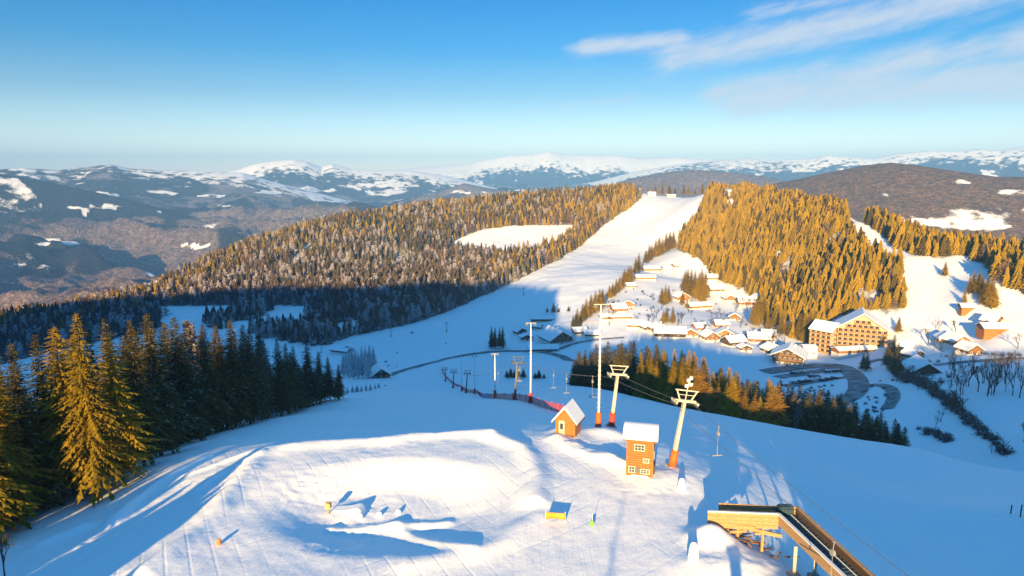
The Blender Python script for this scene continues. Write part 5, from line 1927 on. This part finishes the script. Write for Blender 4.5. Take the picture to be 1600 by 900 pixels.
# ------------------------------------------------------------------ huts
def lift_hut():
    p = at(1003, 741)
    t = thing('lift_hut', 'two-storey amber timber lift hut under a rounded snow roof', 'hut', (p.x, p.y + 1.0, p.z - .15), R(-14))
    w, d, h = 2.5, 2.5, 3.75
    z0 = 0.0
    nb = 16
    bh = h / nb
    board = MB().box((0, 0, 0), (w, .07, bh - .035)).mesh('board', 'wood_amber')
    board2 = MB().box((0, 0, 0), (d - .08, .07, bh - .035)).mesh('board', 'wood_amber')
    core = MB().box((0, 0, h / 2), (w - .12, d - .12, h - .02)).build('wall', 'wood_brown', t)
    for k in range(nb):
        z = bh * (k + .5)
        for y in (-d / 2, d / 2):
            o = link('board', board, core)
            o.location = (0, y, z)
        for x in (-w / 2, w / 2):
            o = link('board', board2, core)
            o.location = (x, 0, z)
            o.rotation_euler = (0, 0, PI / 2)
    for x in (-1, 1):
        for y in (-1, 1):
            MB().box((x * w / 2, y * d / 2, h / 2), (.16, .16, h)).build('corner_post', 'wood_amber', t)
    MB().box((0, -d / 2 - .05, 2.05), (w + .1, .10, .12)).build('belt_board', 'wood_amber', t)

    def win(x, z, sx, sz, bars, face=0):
        f = MB()
        for (cx, cz, ax, az_) in ((0, sz / 2, sx + .16, .09), (0, -sz / 2, sx + .16, .09), (-sx / 2, 0, .09, sz), (sx / 2, 0, .09, sz)):
            f.box((cx, 0, cz), (ax, .08, az_))
        for i in range(1, bars):
            f.box((-sx / 2 + sx * i / bars, 0, 0), (.05, .07, sz))
        f.box((0, 0, 0), (sx, .06, .05))
        o = f.build('window', 'frame_grey', t)
        if face == 0:
            o.location = (x, -d / 2 - .09, z)
        else:
            o.location = (w / 2 + .09, x, z)
            o.rotation_euler = (0, 0, PI / 2)
        MB().box((0, .03, 0), (sx, .02, sz)).build('pane', 'glass' if sx > .2 else 'trim', o)
    win(-.05, 3.05, .95, .62, 3)
    win(.62, 1.75, .5, .42, 2)
    win(-.75, .72, .55, .62, 2)
    win(.55, .62, .85, .45, 3)
    win(0.0, 2.0, .6, .7, 2, 1)
    MB().box((-.12, -d / 2 - .10, .72), (.42, .10, .5)).build('switch_box', 'steel_dark', t)
    MB().box((.0, -d / 2 - .09, .12), (1.6, .12, .14)).build('sill_board', 'trim', t)
    # rounded roof with thick snow
    n = 14
    rx, rise, oy = w / 2 + .42, .75, d / 2 + .42
    prof = [(math.sin((i / n - .5) * 2.2) / math.sin(1.1) * (rx), h + .04 + rise * (math.cos((i / n - .5) * 2.2) - math.cos(1.1)) / (1 - math.cos(1.1))) for i in range(n + 1)]
    lower = [(x, z) for x, z in prof]
    rf = MB().prism(lower + [(x, z + .10) for x, z in lower[::-1]], -oy, oy)
    rf.v = [(y, x, z) for x, y, z in rf.v]
    rf = rf.build('roof', 'wood_brown', t)
    up = [(x * .985, z + .105) for x, z in prof]
    top = [(x * .985, z + .105 + .30 * (1 - (2 * i / n - 1) ** 6) + .10) for i, (x, z) in enumerate(prof)]
    rf2 = MB().prism(up + top[::-1], -oy - .03, oy + .03)
    rf2.v = [(y, x, z) for x, y, z in rf2.v]
    rf2.build('snow_cover', 'snow', rf, bevel=.04)
    g = MB().prism([(q[0] * .84, q[1]) for q in prof] + [(-w / 2, h - .1), (w / 2, h - .1)][::-1], -d / 2, d / 2)
    g.v = [(y, x, z) for x, y, z in g.v]
    g.build('gable', 'wood_amber', t)
    MB().box((w / 2 + .12, .1, .55), (.16, 1.1, .9)).build('ski_rack', 'wood_dark', t)
    return t


lift_hut()


def small_hut():
    p = at(889, 679)
    t = thing('ticket_hut', 'small orange timber hut with steep snowy gable roof on the brow', 'hut', (p.x, p.y + .9, p.z - .1), R(-22))
    w, d, h, rh = 2.3, 2.4, 1.95, 1.35
    core = MB().prism([(-w / 2 + .03, 0), (w / 2 - .03, 0), (w / 2 - .03, h), (0, h + rh - .05), (-w / 2 + .03, h)], -d / 2 + .03, d / 2 - .03).build('wall', 'wood_orange', t)
    n = 11
    bw = w / n
    for i in range(n):
        x = -w / 2 + bw * (i + .5)
        top = h + rh * (1 - abs(x) / (w / 2)) - .06
        MB().box((x, -d / 2, top / 2), (bw - .015, .06, top)).build('board', 'wood_orange', core)
    side = MB().box((0, 0, h / 2), (.06, bw - .015, h)).mesh('board', 'wood_orange')
    for s_ in (-1, 1):
        for i in range(n):
            o = link('board', side, core)
            o.location = (s_ * w / 2, -d / 2 + d * (i + .5) / n, 0)
    dr = MB().box((-.42, -d / 2 - .06, .95), (.72, .07, 1.75)).build('door', 'plaster', t)
    f = MB()
    for (cx, cz, ax, az_) in ((0, .42, .5, .07), (0, -.42, .5, .07), (-.23, 0, .07, .84), (.23, 0, .07, .84)):
        f.box((cx - .42, -d / 2 - .11, cz + 1.15), (ax, .05, az_))
    f.build('door_frame', 'trim', dr)
    MB().box((-.42, -d / 2 - .095, 1.15), (.42, .03, .8)).build('pane', 'glass', dr)
    MB().box((-.14, -d / 2 - .12, .85), (.05, .06, .14)).build('handle', 'steel', dr)
    MB().box((.55, -d / 2 - .05, .1), (1.0, .1, .16)).build('sill_board', 'wood_dark', t)
    sl_ = rh / (w / 2)
    over = .42
    e, ez = w / 2 + over, h - over * sl_
    for s_ in (-1, 1):
        r_ = MB().prism([(0, h + rh + .01), (s_ * e, ez + .01), (s_ * e, ez + .10), (0, h + rh + .10)], -d / 2 - .5, d / 2 + .4).build('roof_slope', 'wood_dark' if s_ > 0 else 'wood_orange', t)
        MB().prism([(0, h + rh + .105), (s_ * (e - .05), ez + .105 + .05 * sl_), (s_ * (e - .05), ez + .33), (s_ * (e - .2), ez + .42 + .1 * sl_), (0, h + rh + .40)], -d / 2 - .46, d / 2 + .36).build('snow_cover', 'snow', r_)
    return t


small_hut()


# ------------------------------------------------------------------ the wooden ramp
def ramp():
    gz = float(hz(21, 51))
    t = thing('wooden_ramp', 'bent timber ramp on posts with dark blue carpet, beside the snow mound', 'ramp', (0, 0, 0))
    zt = 2.9
    A0, A1 = Vector((16.6, 54.0, 1.75)), Vector((21.5, 51.3, zt))      # outer wall, first leg
    B1 = Vector((22.6, 41.5, zt + .15))
    wv = Vector((1.75, .35, 0))
    C0, C1, D1 = Vector((18.0, 55.6, 1.75)), Vector((23.4, 52.6, zt)), Vector((24.55, 41.5, zt + .15))

    def boards(a, b, n, top, hgt, mat):
        bh = hgt / n
        for k in range(n):
            z = top - bh * (k + .5)
            MB().bar(a + Vector((0, 0, z)), b + Vector((0, 0, z)), .09 + .012 * (k % 2), bh - .025).build('side_board', mat, t)
    boards(A0, A1, 4, .2, 1.25, 'wood_pale')
    boards(A1, B1, 3, .2, .85, 'wood_pale')
    boards(C1, D1, 3, .2, .8, 'wood_dark')
    boards(C0, C1, 4, .2, 1.0, 'wood_pale')
    for (a, b) in ((A0, A1), (A1, B1), (C1, D1)):
        MB().bar(a + Vector((0, 0, .27)), b + Vector((0, 0, .27)), .24, .10).build('cap_rail', 'trim' if b is not D1 else 'wood_pale', t)
    # lower beam with brackets
    MB().bar(A0 + Vector((.5, -.15, -.9)), A0.lerp(A1, .68) + Vector((0, -.15, -1.0)), .16, .34).build('beam', 'wood_pale', t)
    MB().bar(A0.lerp(A1, .6) + Vector((0, -.1, -1.1)), A1 + Vector((.3, -.1, -1.6)), .16, .3).build('beam', 'wood_pale', t)
    dk = -.45
    v_ = [A0 + Vector((0, 0, dk)), A1 + Vector((0, 0, dk)), C1 + Vector((0, 0, dk)), C0 + Vector((0, 0, dk))]
    lo = [q - Vector((0, 0, .12)) for q in v_]
    MB().add(v_ + lo, [(0, 1, 2, 3), (7, 6, 5, 4), (0, 4, 5, 1), (1, 5, 6, 2), (2, 6, 7, 3), (3, 7, 4, 0)]).build('deck', 'carpet', t)
    v_ = [A1 + Vector((.05, 0, dk + .01)), B1 + Vector((.05, 0, dk + .01)), D1 + Vector((-.05, 0, dk + .01)), C1 + Vector((-.05, 0, dk + .01))]
    lo = [q - Vector((0, 0, .12)) for q in v_]
    dk2 = MB().add(v_ + lo, [(0, 1, 2, 3), (7, 6, 5, 4), (0, 4, 5, 1), (1, 5, 6, 2), (2, 6, 7, 3), (3, 7, 4, 0)]).build('deck', 'carpet', t)
    for k in range(26):                           # ribs across the carpet
        a = A1.lerp(B1, (k + .5) / 26) + Vector((.12, 0, dk + .03))
        b = C1.lerp(D1, (k + .5) / 26) + Vector((-.12, 0, dk + .03))
        MB().bar(a, b, .14, .04).build('carpet_rib', 'carpet', dk2)
    MB().bar(A1.lerp(C1, .72) + Vector((0, 0, -.28)), B1.lerp(D1, .72) + Vector((0, 0, -.28)), .05, .06).build('guide_rail', 'trim', t)
    MB().box(C1 + Vector((-.7, .35, -.25)), (1.3, .9, .8)).build('drive_box', 'carpet', t, bevel=.12)
    # posts
    for (q, r_) in ((A1.lerp(B1, .28), .14), (A1.lerp(B1, .8), .14), (C1.lerp(D1, .3), .14), (C1.lerp(D1, .8), .14)):
        g0 = float(hz(q.x, q.y))
        MB().tube((q.x, q.y, g0 + .4), (q.x, q.y, q.z - 1.0), r_, r_, 10).build('post', 'steel_cream', t, True)
        MB().box((q.x, q.y, g0 + .12), (.85, .85, .65)).build('post_base', 'concrete', t, bevel=.04)
    for f_ in (.25, .45, .8):
        q = A0.lerp(A1, f_)
        MB().bar((q.x, q.y + .1, float(hz(q.x, q.y)) - .3), (q.x, q.y + .1, q.z - .9), .2, .2).build('post', 'wood_pale', t)
        MB().bar((q.x - .7, q.y, q.z - 1.5), (q.x + .7, q.y, q.z - 1.35), .16, .2).build('bracket', 'wood_pale', t)
    br = MB()
    r = random.Random(9)
    for k in range(26):
        c = A0.lerp(A1, r.uniform(.3, .95)) + Vector((r.uniform(-.3, .9), r.uniform(-.2, .9), 0))
        c.z = float(hz(c.x, c.y)) + r.uniform(.05, .55)
        e = c + Vector((r.uniform(-1.3, 1.3), r.uniform(-.6, .6), r.uniform(-.2, .35)))
        b = MB().bar(c, e, .09, .09).build('lumber', r.choice(('wood_dark', 'wood_brown', 'wood_dark')))
        tag(b, 'loose timber in the pile under the wooden ramp', 'timber', 'timbers piled under the ramp')
    return t


ramp()


# ------------------------------------------------------------------ safety net, flags and small things of the snow park
NET = [(690, 577), (693, 584), (698, 592), (706, 599), (714, 604), (722, 608), (730, 613), (738, 614), (746, 615), (752, 621), (762, 622.5), (775, 623), (788, 624), (801, 625), (812, 625.5), (822, 628), (832, 631), (842, 635), (852, 638.5), (862, 641), (872, 644), (880, 646)]


def safety_net():
    P = [at(u, v) for u, v in NET]
    t = thing('safety_fence', 'red safety net fence curving down the shaded run past the pylons', 'fence', P[0])
    o0 = P[0]
    for i, p in enumerate(P):
        q = p - o0
        MB().tube((q.x, q.y, q.z - .2), (q.x, q.y, q.z + 1.5), .05, .05, 6).build('post', 'net_red', t)
        if i:
            a = P[i - 1] - o0
            b = MB()
            nn = 9
            for k in range(nn):
                z = .12 + 1.15 * k / (nn - 1)
                sag = .12
                m_ = a.lerp(q, .5)
                for s0, s1 in ((a, m_), (m_, q)):
                    z0 = z - (sag if s0 is m_ else 0)
                    z1 = z - (sag if s1 is m_ else 0)
                    b.bar(s0 + Vector((0, 0, z0)), s1 + Vector((0, 0, z1)), .02, .085)
            L_ = (q - a).length
            for k in range(int(L_ / .5)):
                c = a.lerp(q, (k + .5) / int(L_ / .5))
                b.bar(c + Vector((0, 0, .05)), c + Vector((0, 0, 1.22)), .02, .035)
            b.build('net_panel', 'net_blue' if i in (10,) else 'net_red', t)


safety_net()


def banner():
    a, b = at(852.5, 814), at(883, 816)
    t = thing('course_banner', 'yellow cloth banner on two short posts on the lit snow', 'banner', a)
    d = b - a
    n = 10
    vs_, fs_ = [], []
    nrm = Vector((-d.y, d.x, 0)).normalized()
    for i in range(n + 1):
        s_ = i / n
        q = d * s_ + nrm * (.10 * math.sin(PI * s_))
        for z in (.18 + .04 * math.sin(PI * s_), .82 - .07 * math.sin(PI * s_)):
            for k in (-.008, .008):
                vs_.append(q + nrm * k + Vector((0, 0, z)))
    for i in range(n):
        o = i * 4
        fs_ += [(o, o + 4, o + 6, o + 2), (o + 1, o + 3, o + 7, o + 5), (o, o + 1, o + 5, o + 4), (o + 2, o + 6, o + 7, o + 3)]
    fs_ += [(0, 2, 3, 1), (4 * n, 4 * n + 1, 4 * n + 3, 4 * n + 2)]
    MB().add(vs_, fs_).build('cloth', 'banner', t, True)
    for q in (Vector((0, 0, 0)), d):
        MB().tube(q + Vector((0, .02, -.3)), q + Vector((0, .02, .95)), .025, .025, 8).build('post', 'trim', t)


banner()


def marker(u, v, label, mat, ball=.16, pole=1.0):
    p = at(u, v)
    t = thing('course_marker', label, 'marker', p, 0, 'markers in the snow park')
    MB().tube((0, 0, -.2), (0.03, 0, pole), .022, .018, 8).build('pole', 'trim', t)
    b = MB()
    b.tube((0, 0, .0), (0, 0, ball), ball * .75, ball, 12)
    b.tube((0, 0, ball), (0, 0, ball * 2.2), ball, ball * .6, 12)
    b.build('pad', mat, t, True)


marker(925, 821, 'short marker pole with bright green foam pad on the lit snow', 'green', .20, 1.1)
marker(342, 851, 'small orange marker on the snow bank at the left', 'flag_orange', .22, .55)


def snow_post(u, v, label, h=1.25):
    """a stub plastered with blown snow"""
    p = at(u, v)
    t = thing('snow_plastered_post', label, 'post', p, trng.random(), 'snow-plastered posts')
    MB().tube((0, 0, -.3), (0, 0, h), .12, .12, 8).build('core', 'wood_pale', t)
    b = MB()
    r = random.Random(int(u))
    n, rings = 12, 8
    for k in range(rings):
        z = -.1 + (h + .12) * k / (rings - 1)
        rr = (.46 - .18 * k / (rings - 1)) * (1 if k < rings - 1 else .55)
        for i in range(n):
            a = 2 * PI * i / n
            q = rr * (1 + .22 * (r.random() - .5))
            b.v.append((q * math.cos(a), q * math.sin(a), z + .06 * (r.random() - .5)))
    for k in range(rings - 1):
        for i in range(n):
            b.f.append((k * n + i, k * n + (i + 1) % n, (k + 1) * n + (i + 1) % n, (k + 1) * n + i))
    b.f.append(tuple(range((rings - 1) * n, rings * n)))
    b.build('snow_coat', 'snow', t, True)


snow_post(1065, 765, 'white snow-plastered post beside the two-storey hut', 1.15)
snow_post(1083, 876, 'white snow-plastered post in front of the snow mound by the ramp', 1.5)


def kicker():
    p = at(545, 797)
    t = thing('snow_kicker', 'shaped snow jump with a tan board in the middle of the bowl', 'ramp', p, R(-10))
    b = MB().prism([(-1.7, -.3), (-1.5, .02), (.0, .2), (1.1, .55), (1.3, .42), (1.6, -.3)], -.6, .6)
    b.build('snow_wedge', 'snow', t, bevel=.1)
    MB().box((-1.6, -.9, .75), (.5, .5, .55)).build('tan_board', 'tan', t, bevel=.05)
    MB().box((-1.6, -.9, .2), (.12, .12, 1.0)).build('board_post', 'wood_pale', t)
    p = at(590, 806)
    for k, (u, v, s_) in enumerate(((592, 806, .28), (622, 802, .25), (562, 809, .33))):
        p = at(u, v)
        b = MB()
        r = random.Random(k)
        bm = bmesh.new()
        bmesh.ops.create_icosphere(bm, subdivisions=2, radius=s_)
        for v_ in bm.verts:
            v_.co *= 1 + .3 * (r.random() - .5)
        me = bpy.data.meshes.new('snow_block')
        bm.to_mesh(me)
        bm.free()
        me.materials.append(M['snow'])
        o = link('snow_block', me)
        o.location = (p.x, p.y, p.z + .1)
        tag(o, ['largest lump of snow right of the kicker', 'small lump of snow farthest right of the kicker', 'lump of snow at the foot of the kicker'][k], 'snow lump', 'snow lumps by the kicker')


kicker()
for (u, v, h, lb) in ((1579, 803, 1.1, 'short dark post at the right edge of the shaded slope'), (1594, 808, 1.5, 'taller dark post at the right edge of the shaded slope')):
    p = at(u, v)
    t = thing('slope_post', lb, 'post', p, 0, 'posts on the shaded slope')
    MB().tube((0, 0, -.3), (.03, 0, h), .07, .06, 8).build('shaft', 'wood_dark', t)
    MB().tube((.03, 0, h), (.03, 0, h + .08), .075, .03, 8).build('cap', 'snow', t)
p = at(8, 905) if G(8, 905) else ground_at(-36, 47)
tree('bare', p, 4.2, 'thin bare sapling at the lower left corner', None, .6, 2)

# ------------------------------------------------------------------ the air
HZ1 = max(v.co.z for v in bpy.data.objects['hills'].data.vertices) + 25.0
HZ0 = min(v.co.z for v in bpy.data.objects['hills'].data.vertices) - 5.0
hb = MB().box((0, 0, (HZ0 + HZ1) / 2), (24400, 24400, HZ1 - HZ0)).build('haze', None)
hb['kind'] = 'stuff'
hm = bpy.data.materials.new('haze')
hm.use_nodes = True
hn = hm.node_tree.nodes
for n_ in list(hn):
    if n_.type != 'OUTPUT_MATERIAL':
        hn.remove(n_)
pv = hn.new('ShaderNodeVolumePrincipled')
pv.inputs['Color'].default_value = (0.17, 0.43, 1.0, 1)
pv.inputs['Density'].default_value = 1.3e-4
pv.inputs['Anisotropy'].default_value = -0.15
hm.node_tree.links.new(pv.outputs[0], hn['Material Output'].inputs['Volume'])
hb.data.materials.append(hm)
